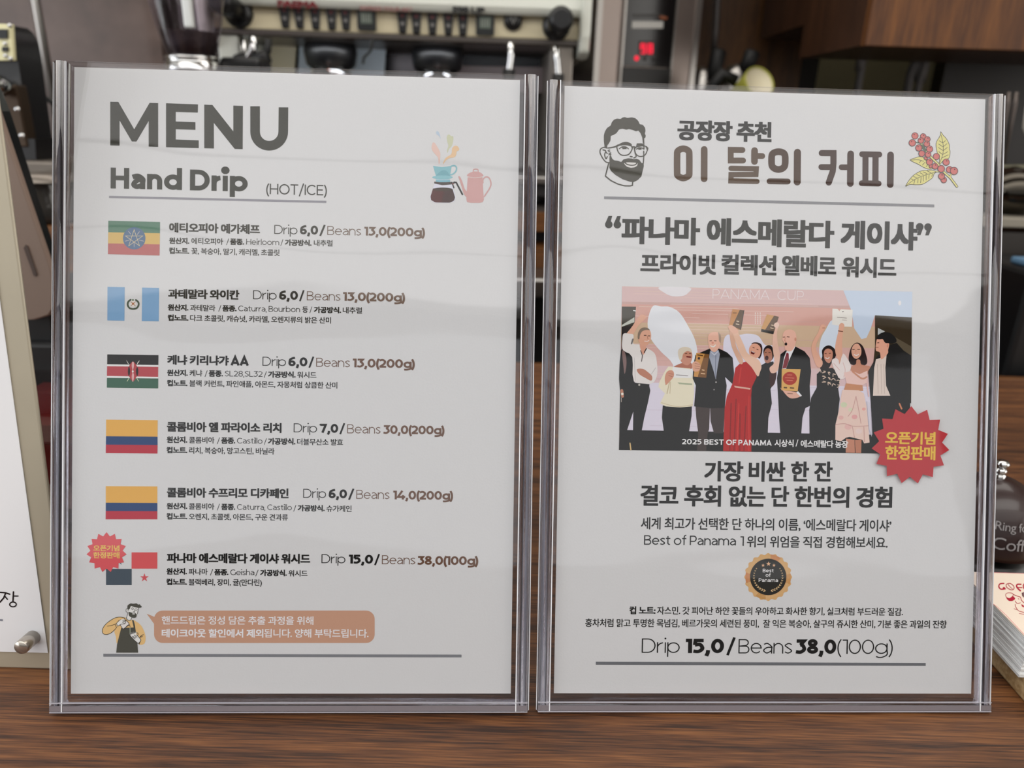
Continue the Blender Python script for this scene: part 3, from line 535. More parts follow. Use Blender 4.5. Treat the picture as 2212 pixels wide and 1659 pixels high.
for q in ([(928, 965), (1090, 912)], [(935, 985), (1080, 935)], [(925, 985), (975, 1060), (1140, 1215), (1190, 1190), (1222, 1140), (1180, 1070), (1110, 1000)], [(1000, 1035), (1085, 1070)], [(1010, 1065), (1075, 1100)], [(1050, 1000), (1120, 1060)], [(1290, 990), (1230, 1020), (1200, 1060)], [(1262, 1040), (1200, 1062)], [(1175, 1245), (1222, 1140)]): p.stroke(q, 15, OL, smooth=len(q) > 2)
p.stroke([(1110, 940), (1145, 950), (1145, 1000), (1120, 1010)], 13, OL, smooth=True); p.done(PL, 'drawing of a bearded barista in dark apron pouring coffee')
# dripper drawing
p = Print(SL, 'dripper_drawing', crop=(920, 275, 9.76), haze=.085)
for q, c in (([(215, 100), (250, 82), (285, 130), (312, 245), (280, 190), (225, 145)], (188, 202, 213)), ([(440, 200), (485, 150), (530, 185), (575, 195), (575, 290), (540, 400), (490, 450), (455, 540), (450, 470), (475, 390), (450, 300)], (202, 205, 176)),
             ([(142, 330), (185, 330), (235, 400), (300, 530), (300, 640), (285, 770), (270, 770), (255, 640), (180, 550), (120, 450)], (224, 196, 184)), ([(550, 450), (600, 395), (660, 395), (700, 450), (690, 490), (650, 510), (635, 590), (590, 635), (500, 650), (420, 700), (372, 772), (360, 765), (400, 670), (450, 620), (530, 570), (550, 500)], (226, 196, 160))): p.poly(q, c, True)
p.poly([(150, 812), (340, 840), (545, 815), (505, 1040), (215, 1040)], (146, 190, 195)); p.stroke([(520, 825), (600, 808), (645, 850), (635, 920), (580, 980), (510, 1005)], 30, (146, 190, 195), smooth=True)
p.poly([(225, 1045), (270, 960), (320, 920), (380, 905), (440, 925), (480, 980), (505, 1045)], (132, 176, 183), True); p.disc(345, 800, 195, (232, 230, 226), 30); p.disc(345, 795, 185, (208, 208, 206), 22)
p.poly([(205, 1090), (512, 1090), (512, 1160), (215, 1165)], (140, 188, 199)); p.disc(350, 1055, 217, (150, 194, 199), 40); p.stroke([(140, 1085), (210, 1104), (350, 1110), (500, 1104), (560, 1085)], 9, (236, 236, 234), smooth=True)
p.poly([(185, 1180), (545, 1180), (575, 1290), (632, 1480), (600, 1560), (500, 1598), (190, 1592), (100, 1530), (85, 1460), (150, 1290)], (216, 218, 226)); p.poly([(150, 1290), (562, 1300), (585, 1380), (615, 1480), (590, 1550), (500, 1590), (200, 1585), (112, 1535), (97, 1460)], (110, 86, 84))
p.poly([(380, 1330), (565, 1310), (615, 1480), (590, 1550), (500, 1590), (330, 1588)], (98, 64, 70)); p.disc(355, 1308, 206, (98, 92, 88), 37); p.poly([(178, 1145), (300, 1158), (420, 1158), (552, 1150), (545, 1205), (350, 1222), (175, 1185)], (104, 100, 97))
p.stroke([(575, 1185), (600, 1160), (640, 1165), (770, 1415)], 34, (62, 56, 58)); p.stroke([(550, 1165), (590, 1275)], 26, (80, 74, 74)); p.disc(572, 1190, 14, (168, 112, 112))
K = (206, 168, 164)
p.poly([(880, 1055), (1192, 1050), (1222, 1530), (1200, 1575), (1130, 1595), (950, 1595), (870, 1575), (852, 1520)], K); p.poly([(872, 1030), (900, 975), (1000, 935), (1100, 935), (1180, 975), (1204, 1030), (1040, 1070)], K, True)
p.stroke([(1000, 935), (1010, 888), (1090, 888), (1104, 935)], 22, K, smooth=True); p.poly([(683, 1040), (720, 1045), (770, 1150), (820, 1300), (885, 1390), (870, 1480), (800, 1400), (745, 1230), (700, 1090)], K, True)
p.stroke([(1203, 1170), (1205, 1100), (1270, 1045), (1340, 1080), (1372, 1190), (1340, 1290), (1230, 1460)], 28, K, smooth=True); p.stroke([(888, 1045), (1040, 1066), (1190, 1045)], 8, (234, 226, 220), smooth=True); p.stroke([(872, 1530), (1040, 1536), (1215, 1530)], 5, (190, 148, 146))
for xx in (1010, 1040, 1075): p.stroke([(xx, 1180), (xx+2, 1235)], 6, (218, 186, 182))
p.done(PL, 'drawing of a blue dripper, coffee carafe and pink kettle')

# ---- right sheet
p = Print(SR, 'bearded_face_drawing', crop=(1285, 245, 10.054), haze=.06); H = (94, 93, 88)
p.poly([(212, 745), (195, 600), (195, 480), (215, 400), (260, 320), (345, 262), (362, 200), (410, 140), (480, 112), (556, 122), (600, 90), (650, 80), (702, 100), (800, 85), (880, 105), (940, 160), (975, 235), (1040, 248), (1090, 310), (1100, 380), (1085, 440), (1105, 485), (1095, 528), (1068, 540), (1072, 640), (1040, 640), (1030, 530), (990, 430), (945, 375), (890, 390), (830, 362), (740, 340), (680, 355), (600, 332), (525, 350), (470, 430), (400, 470), (345, 490), (338, 590), (300, 660), (272, 690), (265, 760)], H)
p.poly([(318, 930), (350, 920), (378, 985), (420, 1020), (500, 1028), (570, 1055), (620, 1000), (720, 975), (800, 980), (840, 995), (900, 985), (965, 1008), (1010, 1075), (1058, 1080), (1062, 1150), (1035, 1260), (1010, 1370), (930, 1450), (840, 1492), (760, 1484), (600, 1430), (450, 1340), (350, 1250), (315, 1180), (316, 1050)], H)
p.poly([(633, 1080), (700, 1062), (860, 1068), (935, 1082), (915, 1140), (860, 1172), (780, 1182), (700, 1160), (655, 1120)], (215, 213, 207)); p.stroke([(650, 1068), (700, 1108), (790, 1128), (870, 1118), (918, 1078)], 24, H, smooth=True)
p.stroke([(262, 752), (190, 740), (125, 775), (112, 850), (150, 940), (200, 1015), (250, 1060), (310, 1070)], 25, H, smooth=True); p.stroke([(300, 1080), (265, 1220), (228, 1362), (350, 1460), (500, 1535), (640, 1572), (760, 1575), (815, 1562), (820, 1490)], 27, H)
p.stroke([(175, 792), (235, 815), (212, 900), (240, 985), (270, 940)], 25, H, smooth=True); p.stroke([(235, 830), (270, 875)], 22, H)
for a, b in (((285, 805), (322, 795)), ((303, 868), (345, 855)), ((295, 830), (325, 825)), ((300, 900), (350, 888)), ((330, 870), (340, 930))): p.stroke([a, b], 20, H)
p.poly([(270, 742), (400, 720), (500, 680), (600, 630), (700, 618), (795, 665), (785, 700), (680, 680), (570, 690), (460, 735), (300, 765)], H, True, 3); p.poly([(893, 712), (912, 650), (1000, 650), (1045, 655), (1050, 705), (960, 700)], H)
p.stroke([(478, 700), (500, 820), (560, 895), (650, 912), (740, 885), (798, 800), (808, 725), (740, 690), (650, 680), (560, 688)], 24, H, smooth=True, closed=True); p.stroke([(803, 738), (850, 724), (890, 745)], 24, H, smooth=True)
p.stroke([(875, 745), (878, 850), (930, 918), (1010, 935), (1090, 900), (1135, 810), (1145, 750), (1080, 708), (980, 712)], 22, H, smooth=True, closed=True); p.poly([(1075, 692), (1165, 750), (1130, 800), (1110, 745)], H)
p.stroke([(530, 768), (590, 728), (670, 728), (728, 768)], 20, H, smooth=True); p.poly([(590, 738), (685, 738), (690, 772), (600, 775)], H); p.stroke([(903, 778), (950, 748), (1020, 750), (1050, 770)], 20, H, smooth=True); p.poly([(935, 755), (1015, 755), (1010, 788), (945, 790)], H)
p.stroke([(852, 745), (872, 850), (895, 935), (845, 968)], 24, H, smooth=True); p.stroke([(768, 936), (808, 942)], 28, H); p.stroke([(1058, 540), (1065, 775)], 24, H); p.stroke([(1060, 820), (1062, 930), (1052, 1080)], 24, H)
p.done(PR, 'drawing of a bearded man in glasses')
p = Print(SR, 'menu_title', haze=.06)
p.ko('공장장', 1462.8, 1581.9, 258.8, 303, (66, 66, 62), 2.2, 1.5); p.ko('추천', 1590.4, 1666.4, 262.2, 306, (66, 66, 62), 2.2, 1.5)
p.cr = (1280, 220, 5.267); BB = (106, 94, 85); w = 76
p.stroke(catmull([(1031, 533), (1092, 560), (1100, 620), (1100, 790), (1092, 840), (1031, 868), (970, 840), (962, 790), (962, 620), (970, 560)], True, 6), 74, BB, closed=True)
p.stroke([(1270, 542), (1269, 876)], w, BB)
p.stroke([(1705, 548), (1572, 546), (1572, 668), (1712, 668)], 66, BB); p.stroke([(1843, 555), (1842, 678)], w, BB); p.stroke([(1845, 615), (1930, 617)], 66, BB)
p.stroke([(1575, 757), (1862, 762), (1858, 826), (1576, 828), (1574, 899), (1870, 906)], 60, BB); BB = (92, 80, 70)
p.stroke(catmull([(2115, 567), (2180, 590), (2192, 660), (2180, 740), (2115, 770), (2048, 740), (2036, 665), (2048, 592)], True, 6), 76, BB, closed=True)
p.cr = (1240, 0, 3.95); p.stroke([(1668, 1547), (1823, 1549)], 50, BB); p.stroke([(1906, 1300), (1904, 1553)], 60, BB)
p.cr = (1700, 220, 5.267); p.stroke([(395, 583), (528, 584), (528, 700), (520, 790), (475, 918)], 70, (88, 77, 67)); p.stroke([(390, 742), (520, 743)], 66, (88, 77, 67)); BB = (88, 77, 67)
p.stroke([(724, 592), (720, 930)], w, BB); p.stroke([(620, 744), (715, 745)], 64, BB); p.stroke([(854, 596), (1050, 600)], 66, BB); p.stroke([(850, 926), (1042, 930)], 66, BB); p.stroke([(893, 610), (891, 920)], 68, BB, 'butt'); p.stroke([(1007, 610), (1005, 920)], 70, BB, 'butt'); p.stroke([(1178, 604), (1174, 942)], w, BB)
p.done(PR)
p = Print(SR, 'ruled_line', crop=(1280, 220, 5.267)); p.poly([(131, 1075), (3887, 1168), (3887, 1200), (131, 1107)], (138, 139, 141)); p.done(PR)
p = Print(SR, 'ruled_line'); p.poly([(1287, 1429.3), (1999.6, 1432), (1999.6, 1438.4), (1287, 1435.8)], (118, 120, 122)); p.done(PR)
# coffee branch
p = Print(SR, 'coffee_branch_drawing', crop=(1940, 275, 11.85), haze=.03); LO, LY = (84, 80, 74), (212, 206, 134)
for q in ([(1090, 115), (1150, 200), (1240, 300), (1310, 450), (1310, 560), (1330, 620), (1300, 790), (1180, 830), (1060, 960), (1040, 940), (1060, 820), (1010, 700), (970, 420), (1050, 260), (1085, 180)], [(310, 840), (450, 780), (550, 750), (640, 770), (760, 900), (880, 1050), (780, 1070), (640, 1020), (500, 940)], [(190, 1505), (330, 1290), (480, 1170), (620, 1110), (850, 1100), (980, 1140), (920, 1190), (880, 1290), (760, 1380), (620, 1460), (440, 1470), (300, 1465)]):
    p.poly(q, LY, True, 4); p.stroke(q, 13, LO, smooth=True, closed=True, n=4)
for q in ([(1100, 200), (1150, 450), (1140, 700), (1050, 940)], [(1150, 500), (1250, 420)], [(1150, 600), (1255, 520)], [(1135, 700), (1270, 625)], [(1110, 790), (1280, 705)], [(1140, 500), (1035, 430)], [(1140, 590), (1030, 520)], [(1120, 690), (1040, 625)], [(1140, 400), (1050, 345)], [(1145, 400), (1205, 345)],
          [(330, 842), (500, 830), (650, 870)], [(540, 910), (590, 850)], [(620, 970), (680, 900)], [(720, 1010), (760, 950)], [(210, 1490), (400, 1350), (640, 1240), (960, 1150)], [(400, 1455), (425, 1350)], [(500, 1425), (510, 1310)], [(575, 1420), (585, 1280)], [(645, 1380), (645, 1250)], [(715, 1350), (715, 1220)], [(780, 1310), (795, 1200)], [(380, 1340), (330, 1320)], [(470, 1290), (390, 1260)], [(560, 1240), (470, 1210)], [(640, 1210), (560, 1165)], [(740, 1190), (640, 1140)], [(840, 1165), (740, 1115)], [(860, 1260), (880, 1190)]):
    p.stroke(q, 12, LO, smooth=len(q) > 2)
for w_, c in ((64, LO), (38, LY)): p.stroke([(560, 380), (700, 600), (850, 780), (1000, 920), (1180, 1160), (1340, 1300), (1500, 1515)], w_, c); p.stroke([(1320, 1290), (1360, 1180)], w_*.7, c); p.stroke([(960, 1130), (1090, 1150)], w_*.5, c)
p.stroke([(440, 380), (520, 400)], 26, (96, 110, 90)); p.stroke([(600, 470), (690, 600)], 60, (92, 104, 88))
for x, y, r in ((430, 220, 85), (360, 400, 88), (640, 235, 76), (745, 310, 74), (580, 340, 76), (730, 430, 78), (525, 530, 84), (800, 560, 84), (705, 790, 48), (600, 675, 80), (760, 700, 74), (975, 750, 84), (830, 1000, 46), (800, 890, 84), (1225, 895, 86), (940, 1000, 78), (1095, 1065, 90), (1310, 1085, 84), (1425, 1120, 98), (1165, 1350, 76), (1105, 1255, 82)):
    p.disc(x, y, r+6, (88, 74, 76)); p.disc(x, y, r-9, (190, 104, 100)); p.disc(x-8, y+8, r-30, (198, 116, 110))
    if (x*7+y) % 3: p.disc(x+(12 if x > 600 else -20), y-r*.4, 17, (112, 66, 66))
p.done(PR, 'drawing of a coffee branch with red cherries')
HV = (70, 70, 66)
p = Print(SR, 'coffee_name', haze=.05)
for t, a, b, y0, y1 in (('파나마', 1342, 1511.5, 467.5, 527), ('에스메랄다', 1526, 1801.5, 471, 530.5), ('게이샤', 1815, 1981, 476.5, 538)): p.ko(t, a, b, y0, y1, HV if a < 1700 else (60, 60, 57), 2.7, 2.1)
for x, y in ((1307, 466.5), (1325.5, 467)): p.disc(x+8, y+18.5, 8.2, HV); p.poly([(x+7.5, y), (x+15.5, y), (x+12, y+13), (x, y+17)], HV)
for x, y in ((1979, 482), (1997, 482.5)): p.disc(x+7.5, y+8, 8.2, (60, 60, 57)); p.poly([(x+15.5, y+9), (x+9, y+26), (x+1.5, y+26), (x+5, y+13)], (60, 60, 57))
p.done(PR)
p = Print(SR, 'coffee_name', haze=.045)
for t, a, b, y0, y1 in (('프라이빗', 1383, 1546.5, 547, 591), ('컬렉션', 1557.8, 1677, 549.5, 593.5), ('엘베로', 1688.7, 1806, 551.5, 595.5), ('워시드', 1817.8, 1935.7, 554.5, 599)): p.ko(t, a, b, y0, y1, (62, 62, 59), 1.8, 1.3)
p.done(PR)
p = Print(SR, 'slogan', haze=.02)
for t, a, b, y0, y1 in (('가장', 1521, 1605, 996, 1040), ('비싼', 1616.8, 1695.8, 996.5, 1040.5), ('한', 1708, 1747, 997, 1041), ('잔', 1758.4, 1798, 997, 1041), ('결코', 1383, 1465, 1047.5, 1093), ('후회', 1477.4, 1557, 1048.5, 1094), ('없는', 1573.5, 1653, 1049.5, 1095), ('단', 1666, 1704, 1050, 1095.5), ('한번의', 1715.5, 1834, 1050.5, 1096), ('경험', 1848.8, 1926.7, 1051.5, 1097)): p.ko(t, a, b, y0, y1, (36, 36, 36), 1.5, 1.2)
p.done(PR)
p = Print(SR, 'paragraph', haze=.03)
p.ko('세계 최고가 선택한 단 하나의 이름, ‘에스메랄다 게이샤’', 1384, 1924.8, 1117.5, 1143.5, (50, 50, 50), .38)
p.la('Best of Panama', 1391, 1589.4, 1176.6, 20.6, (50, 50, 50), .115, .075); p.la('1', 1599, 1606.5, 1179, 20.6, (50, 50, 50), .115); p.ko('위의 위엄을 직접 경험해보세요.', 1613, 1917, 1157.5, 1182.5, (50, 50, 50), .38); p.done(PR)
p = Print(SR, 'tasting_note', haze=.03)
p.ko('컵 노트:', 1359.6, 1415.8, 1309.7, 1327, (44, 44, 44), .6, .5); p.ko('자스민. 갓 피어난 하얀 꽃들의 우아하고 화사한 향기, 실크처럼 부드러운 질감.', 1419.3, 1950, 1310.3, 1327.5, (52, 52, 52), .24)
p.ko('홍차처럼 맑고 투명한 목넘김, 베르가못의 세련된 풍미,  잘 익은 복숭아, 살구의 쥬시한 산미, 기분 좋은 과일의 잔향', 1264, 2044.4, 1336.5, 1354.3, (56, 56, 55), .24); p.done(PR)
p = Print(SR, 'price', haze=.03); c = (46, 46, 45)
p.la('Drip', 1386, 1468, 1410, 31, c, .075, .08); p.la('15,0', 1481, 1563.6, 1410.6, 31, c, .235, .06); p.la('/', 1569.7, 1587.5, 1411, 31, c, .15); p.la('Beans', 1595, 1711, 1411.4, 31, c, .075, .08); p.la('38,0', 1718.5, 1806, 1412, 31, c, .235, .06); p.la('(100g)', 1808.5, 1928, 1412.4, 31, c, .075, .06); p.done(PR)
# award medal
p = Print(SR, 'award_medal', crop=(1560, 1180, 11.06), haze=.03); GO = (204, 166, 118); ND = (64, 64, 62)
p.poly([(1098+(552+20*math.cos(20*a))*math.sin(a), 735-(552+20*math.cos(20*a))*math.cos(a)) for a in [math.pi*2*i/240 for i in range(240)]], GO)
for a0, cc in ((20, (196, 142, 104)), (95, (194, 148, 98)), (200, (188, 146, 96)), (268, (192, 136, 98))):
    p.poly([(1098+r*math.sin(math.radians(a)), 735-r*math.cos(math.radians(a))) for r, aa in ((545, (a0-14, a0-7, a0, a0+7, a0+14)), (440, (a0+12, a0, a0-12))) for a in aa], cc)
for i in range(90): a = 2*math.pi*i/90; p.disc(1098+480*math.sin(a), 735-476*math.cos(a), 4.5, (232, 206, 170), n=6)
p.disc(1098, 732, 435, ND, 436, 56)
for x, y, r in ((1106, 418, 58), (975, 455, 43), (1235, 455, 43)): p.poly(star(x, y, r, r*.42, 5), (214, 174, 138))
for sgn in (-1, 1):
    for i in range(12):
        a = math.radians(168-i*10.2); rr = 335+i*1.0; cx, cy = 1098+sgn*rr*math.sin(a), 735-rr*math.cos(a); ln = 44-i*2.1
        for t in (-.55, .55):
            d = a-math.pi/2+t; dx, dy = sgn*math.sin(d), -math.cos(d)
            p.stroke([(cx, cy), (cx+dx*ln*1.0, cy+dy*ln*1.0)], 17-i*.8, (216, 186, 138))
p.cr = (0, 0, 1); W_ = (226, 222, 216)
p.la('Best', 1647.3, 1671, 1236, 7.6, W_, .15, .09); p.la('of', 1653.5, 1664.5, 1245.6, 7.6, W_, .15, .09); p.la('Panama', 1638.6, 1680.5, 1256.6, 7.6, W_, .15, .09)
p.done(PR, 'gold scalloped medal with dark centre')
# award ceremony photograph (printed)
p = Print(SR, 'printed_photograph', crop=(1330, 610, 6.506), haze=.02)
p.poly([(90, 55), (4169, 130), (4118, 2411), (45, 2354)], (204, 178, 166))
def band(y0, y1, c, y0r=None, y1r=None):
    p.poly([(90-y0*.019, y0), (4160-y0*.019, (y0r or y0+75)), (4160-y1*.019, (y1r or y1+75)), (90-y1*.019, y1)], c)
band(60, 290, (203, 176, 172), 135, 345); band(270, 305, (190, 158, 150)); band(305, 560, (200, 155, 142)); band(560, 860, (196, 170, 142)); band(860, 1160, (202, 165, 156)); band(1160, 1420, (204, 178, 178)); band(1400, 2080, (208, 203, 213)); 
for i in range(46):
    y = 70+i*44+random.uniform(-6, 6); x0 = random.uniform(100, 1800); p.stroke([(x0, y+x0*.018), (x0+random.uniform(900, 2100), y+x0*.018+30)], 7, random.choice([(212, 186, 176), (194, 160, 150), (208, 184, 170)] if y < 1350 else [(214, 206, 216), (198, 188, 200)]), 'butt')
WHT = (214, 217, 222)
for q, c in (([(612, 66), (1035, 74), (1015, 150), (940, 190), (800, 195), (690, 150)], (214, 212, 212)), ([(525, 330), (640, 338), (760, 345), (900, 430), (1020, 620), (1110, 800), (1150, 1000), (1170, 1400), (900, 1500), (800, 1150), (640, 980), (490, 790), (450, 620), (460, 480)], WHT),
             ([(1520, 1150), (1512, 850), (1560, 740), (1640, 745), (1760, 735), (1850, 720), (2000, 750), (2100, 880), (2240, 900), (2300, 1150), (2250, 1500), (1560, 1500)], (210, 208, 218)), ([(3040, 530), (2952, 660), (2880, 800), (2860, 1000), (2930, 1150), (3060, 1100), (3100, 900), (3150, 640)], (200, 210, 222)),
             ([(3197, 113), (4167, 131), (4160, 492), (3642, 462), (3582, 650), (3522, 780), (3452, 797), (3352, 650), (3312, 400), (3252, 250)], (188, 202, 216))): p.poly(q, c, True if c != (188, 202, 216) else False, 4)
p.disc(3990, 290, 22, (225, 228, 235), 34)
for i in range(3):
    for j in range(6): p.disc(1962+i*34, 432+j*28, 9, (226, 214, 206), n=8)
p.cr = (0, 0, 1); p.la('PANAMA', 1539, 1662, 644.8, 20.5, (222, 208, 206), .07, .1); p.la('CUP', 1679, 1736, 648, 20.5, (222, 208, 206), .07, .14); p.cr = (1330, 610, 6.506)
p.poly([(85, 340), (285, 342), (262, 592), (150, 720), (80, 950)], (72, 69, 62)); p.poly([(84, 600), (262, 490), (262, 560), (150, 600), (82, 625)], (186, 190, 178)); p.poly([(82, 630), (250, 592), (160, 700), (100, 800), (78, 960)], (52, 48, 46)); p.stroke([(250, 395), (280, 402)], 12, (220, 220, 215))
p.poly([(3642, 462), (4160, 492), (4150, 1700), (3580, 1500), (3642, 900)], (66, 59, 50)); p.poly([(3682, 640), (3782, 690), (3680, 740)], (176, 180, 176)); p.poly([(3800, 700), (4152, 900), (4150, 1100), (3900, 860)], (92, 84, 70))
p.poly([(52, 2072), (4125, 2150), (4118, 2411), (45, 2354)], (38, 34, 33))
SK, SK2, BLK = (212, 166, 142), (178, 124, 102), (40, 37, 38)
def pp(q, c, sm=True): p.poly(q, c, sm, 3)
# man in white shirt and neighbour in patterned tie
pp([(75, 950), (190, 962), (240, 1060), (258, 1300), (250, 1500), (60, 1520)], (46, 42, 44)); pp([(88, 965), (130, 985), (152, 1130), (125, 1290), (105, 1150)], (124, 102, 98)); pp([(62, 1500), (240, 1405), (465, 1430), (486, 1520), (450, 1700), (400, 1900), (365, 2085), (242, 2085), (246, 1815), (160, 2075), (50, 2075)], (44, 36, 38), False)
pp([(150, 722), (215, 640), (280, 545), (345, 458), (400, 458), (434, 492), (400, 528), (310, 620), (240, 735), (170, 740)], SK); pp([(110, 720), (180, 720), (250, 740), (245, 860), (335, 872), (430, 920), (540, 990), (575, 1100), (582, 1300), (500, 1422), (255, 1392), (232, 1050), (100, 950), (92, 800)], (214, 210, 204))
p.stroke([(240, 800), (222, 860)], 22, (120, 116, 114)); pp([(335, 870), (430, 905), (385, 1020)], (206, 156, 134)); p.stroke([(350, 960), (375, 1030), (362, 1110)], 12, (90, 78, 76)); p.stroke([(430, 930), (400, 985)], 14, (70, 62, 62))
pp([(318, 760), (322, 690), (365, 642), (440, 640), (482, 680), (497, 740), (488, 810), (450, 875), (395, 895), (345, 865), (315, 810)], (208, 160, 136)); pp([(308, 780), (318, 700), (365, 640), (440, 638), (478, 672), (430, 668), (370, 690), (340, 745), (330, 800)], (128, 114, 100)); p.stroke([(400, 745), (425, 745)], 12, (80, 60, 55)); p.stroke([(455, 752), (478, 752)], 12, (80, 60, 55)); p.stroke([(405, 825), (440, 830), (465, 815)], 12, (222, 200, 190), smooth=True); p.stroke([(442, 760), (452, 795)], 8, (170, 118, 98))
pp([(295, 1222), (380, 1215), (450, 1260), (510, 1320), (498, 1382), (420, 1345), (330, 1290)], SK2); p.stroke([(500, 1290), (560, 1200)], 10, (186, 182, 178)); p.stroke([(260, 1060), (275, 1380)], 9, (190, 186, 182)); p.stroke([(250, 1420), (465, 1440)], 20, (24, 22, 24)); p.disc(330, 1440, 14, (190, 186, 176)); p.stroke([(85, 1520), (95, 1600)], 40, SK2); p.disc(92, 1568, 18, (225, 215, 200)); p.stroke([(78, 1620), (80, 1680)], 8, (170, 160, 150))
# woman in cream
pp([(660, 1730), (1070, 1740), (1065, 1880), (1030, 2095), (675, 2090), (648, 1900)], (44, 38, 40), False); pp([(885, 1150), (1035, 1110), (1065, 1215), (815, 1200)], (168, 108, 88)); pp([(925, 990), (1000, 955), (1070, 990), (1068, 1090), (1020, 1162), (955, 1150), (905, 1085)], (190, 136, 114))
pp([(875, 1010), (885, 940), (960, 905), (1045, 925), (1070, 985), (1010, 965), (950, 1000), (930, 1070), (900, 1095)], (206, 196, 176)); p.stroke([(1000, 1045), (1050, 1050)], 20, (110, 50, 44)); p.stroke([(975, 1000), (1000, 998)], 9, (80, 56, 48)); p.stroke([(1032, 1000), (1055, 1000)], 9, (80, 56, 48))
pp([(740, 1182), (820, 1190), (1050, 1210), (1095, 1400), (1100, 1560), (1082, 1742), (900, 1757), (700, 1742), (622, 1700), (690, 1560), (600, 1470), (612, 1400), (690, 1250)], (222, 212, 186), False)
p.stroke([(700, 1440), (740, 1330), (760, 1380), (720, 1560)], 13, (186, 172, 140)); p.stroke([(770, 1400), (760, 1560)], 10, (190, 176, 146)); pp([(800, 1185), (1062, 1225), (1065, 1345), (790, 1340)], (228, 222, 214), False); p.stroke([(850, 1300), (1010, 1312)], 11, (140, 134, 134)); p.poly([(868, 1405), (1072, 1422), (1072, 1442), (890, 1430)], (160, 168, 140)); p.stroke([(640, 1690), (860, 1745), (1080, 1720)], 9, (196, 182, 150), smooth=True)
pp([(700, 1290), (740, 1240), (805, 1245), (815, 1320), (750, 1400), (705, 1440), (688, 1370)], (196, 142, 118)); p.stroke([(745, 1280), (800, 1290)], 7, (160, 104, 86)); p.stroke([(745, 1310), (795, 1325)], 7, (160, 104, 86))
# older man with plaque
pp([(1120, 1745), (1325, 1745), (1312, 2060), (1290, 2130), (1270, 2370), (1140, 2365), (1160, 2130), (1130, 1900)], (74, 66, 64), False); pp([(1325, 1745), (1535, 1755), (1512, 2120), (1380, 2120), (1332, 1950)], (70, 63, 62), False)
pp([(1320, 930), (1180, 990), (1120, 1020), (1090, 1150), (1080, 1350), (1125, 1450), (1100, 1742), (1320, 1768), (1530, 1765), (1558, 1450), (1535, 1330), (1640, 1430), (1662, 1280), (1642, 1060), (1565, 985), (1450, 930)], (40, 39, 40), False)
pp([(1325, 960), (1442, 950), (1462, 1010), (1432, 1180), (1405, 1368), (1375, 1250), (1312, 1050)], (152, 158, 170), False); p.stroke([(1405, 1030), (1400, 1200), (1405, 1340)], 9, (110, 116, 130)); p.stroke([(1345, 985), (1385, 1020), (1430, 975)], 12, (190, 194, 202))
pp([(1296, 800), (1300, 745), (1350, 700), (1425, 700), (1465, 745), (1470, 830), (1455, 910), (1400, 975), (1350, 965), (1310, 910)], (218, 172, 150)); pp([(1440, 700), (1475, 750), (1472, 850), (1450, 820), (1445, 760)], (160, 140, 124)); p.stroke([(1330, 890), (1370, 905), (1400, 880)], 13, (240, 220, 210), smooth=True); p.stroke([(1320, 822), (1345, 820)], 9, (90, 66, 60)); p.stroke([(1385, 820), (1410, 822)], 9, (90, 66, 60)); p.disc(1360, 850, 16, (206, 140, 122))
pp([(1132, 990), (1312, 1012), (1270, 1342), (1095, 1322)], (192, 142, 84), False); pp([(1248, 1005), (1312, 1012), (1270, 1342), (1150, 1330)], (120, 86, 56), False); p.stroke([(1200, 1280), (1250, 1285)], 14, (214, 180, 140)); p.stroke([(1215, 1230), (1240, 1235)], 14, (214, 180, 140)); p.disc(1168, 1068, 18, (60, 46, 40)); p.stroke([(1150, 1020), (1220, 1030)], 14, (80, 60, 46))
pp([(1070, 1150), (1120, 1108), (1185, 1150), (1178, 1235), (1095, 1250)], (206, 156, 130)); 
for yy in (1140, 1172, 1205): p.stroke([(1110, yy), (1180, yy+12)], 6, (150, 100, 80))
p.disc(1408, 1402, 9, (200, 196, 190)); p.disc(1380, 1508, 9, (150, 146, 142))
# woman in black beside red dress
B = 2082
pp([(-95+B, 1200), (20+B, 1130), (130+B, 1110), (175+B, 1240), (125+B, 1440), (92+B, 1500), (112+B, 1700), (62+B, 1900), (52+B, 2155), (-180+B, 2155), (-180+B, 1500), (-110+B, 1320)], (30, 28, 29), False); pp([(80+B, 1260), (175+B, 1250), (150+B, 1420), (90+B, 1460)], (66, 48, 36))
pp([(-6+B, 1010), (0+B, 930), (50+B, 885), (110+B, 900), (142+B, 990), (120+B, 1080), (40+B, 1130)], (52, 42, 40)); pp([(0+B, 990), (35+B, 930), (90+B, 940), (115+B, 1010), (110+B, 1090), (60+B, 1135), (10+B, 1110)], (168, 118, 98)); p.disc(38+B, 1062, 26, (70, 30, 30), 32); p.stroke([(15+B, 985), (35+B, 985)], 8, (60, 40, 36)); p.stroke([(65+B, 985), (90+B, 985)], 8, (60, 40, 36))
pp([(130+B, 620), (175+B, 570), (210+B, 600), (185+B, 690), (192+B, 850), (226+B, 1050), (190+B, 1240), (105+B, 1275), (78+B, 1200), (145+B, 1120), (118+B, 900), (125+B, 720)], (216, 178, 158))
pp([(42+B, 448), (208+B, 482), (170+B, 600), (132+B, 728), (-42+B, 690), (-35+B, 640)], (190, 144, 92), False); pp([(142+B, 468), (208+B, 484), (165+B, 620), (132+B, 728), (12+B, 700), (20+B, 660)], (94, 74, 58), False); p.poly([(-38+B, 655), (140+B, 690), (132+B, 728), (-42+B, 692)], (48, 42, 40)); p.stroke([(105+B, 600), (130+B, 605)], 12, (200, 180, 150)); p.stroke([(95+B, 640), (130+B, 650)], 12, (200, 180, 150)); pp([(140+B, 590), (180+B, 560), (215+B, 590), (190+B, 640), (150+B, 630)], (222, 188, 170))
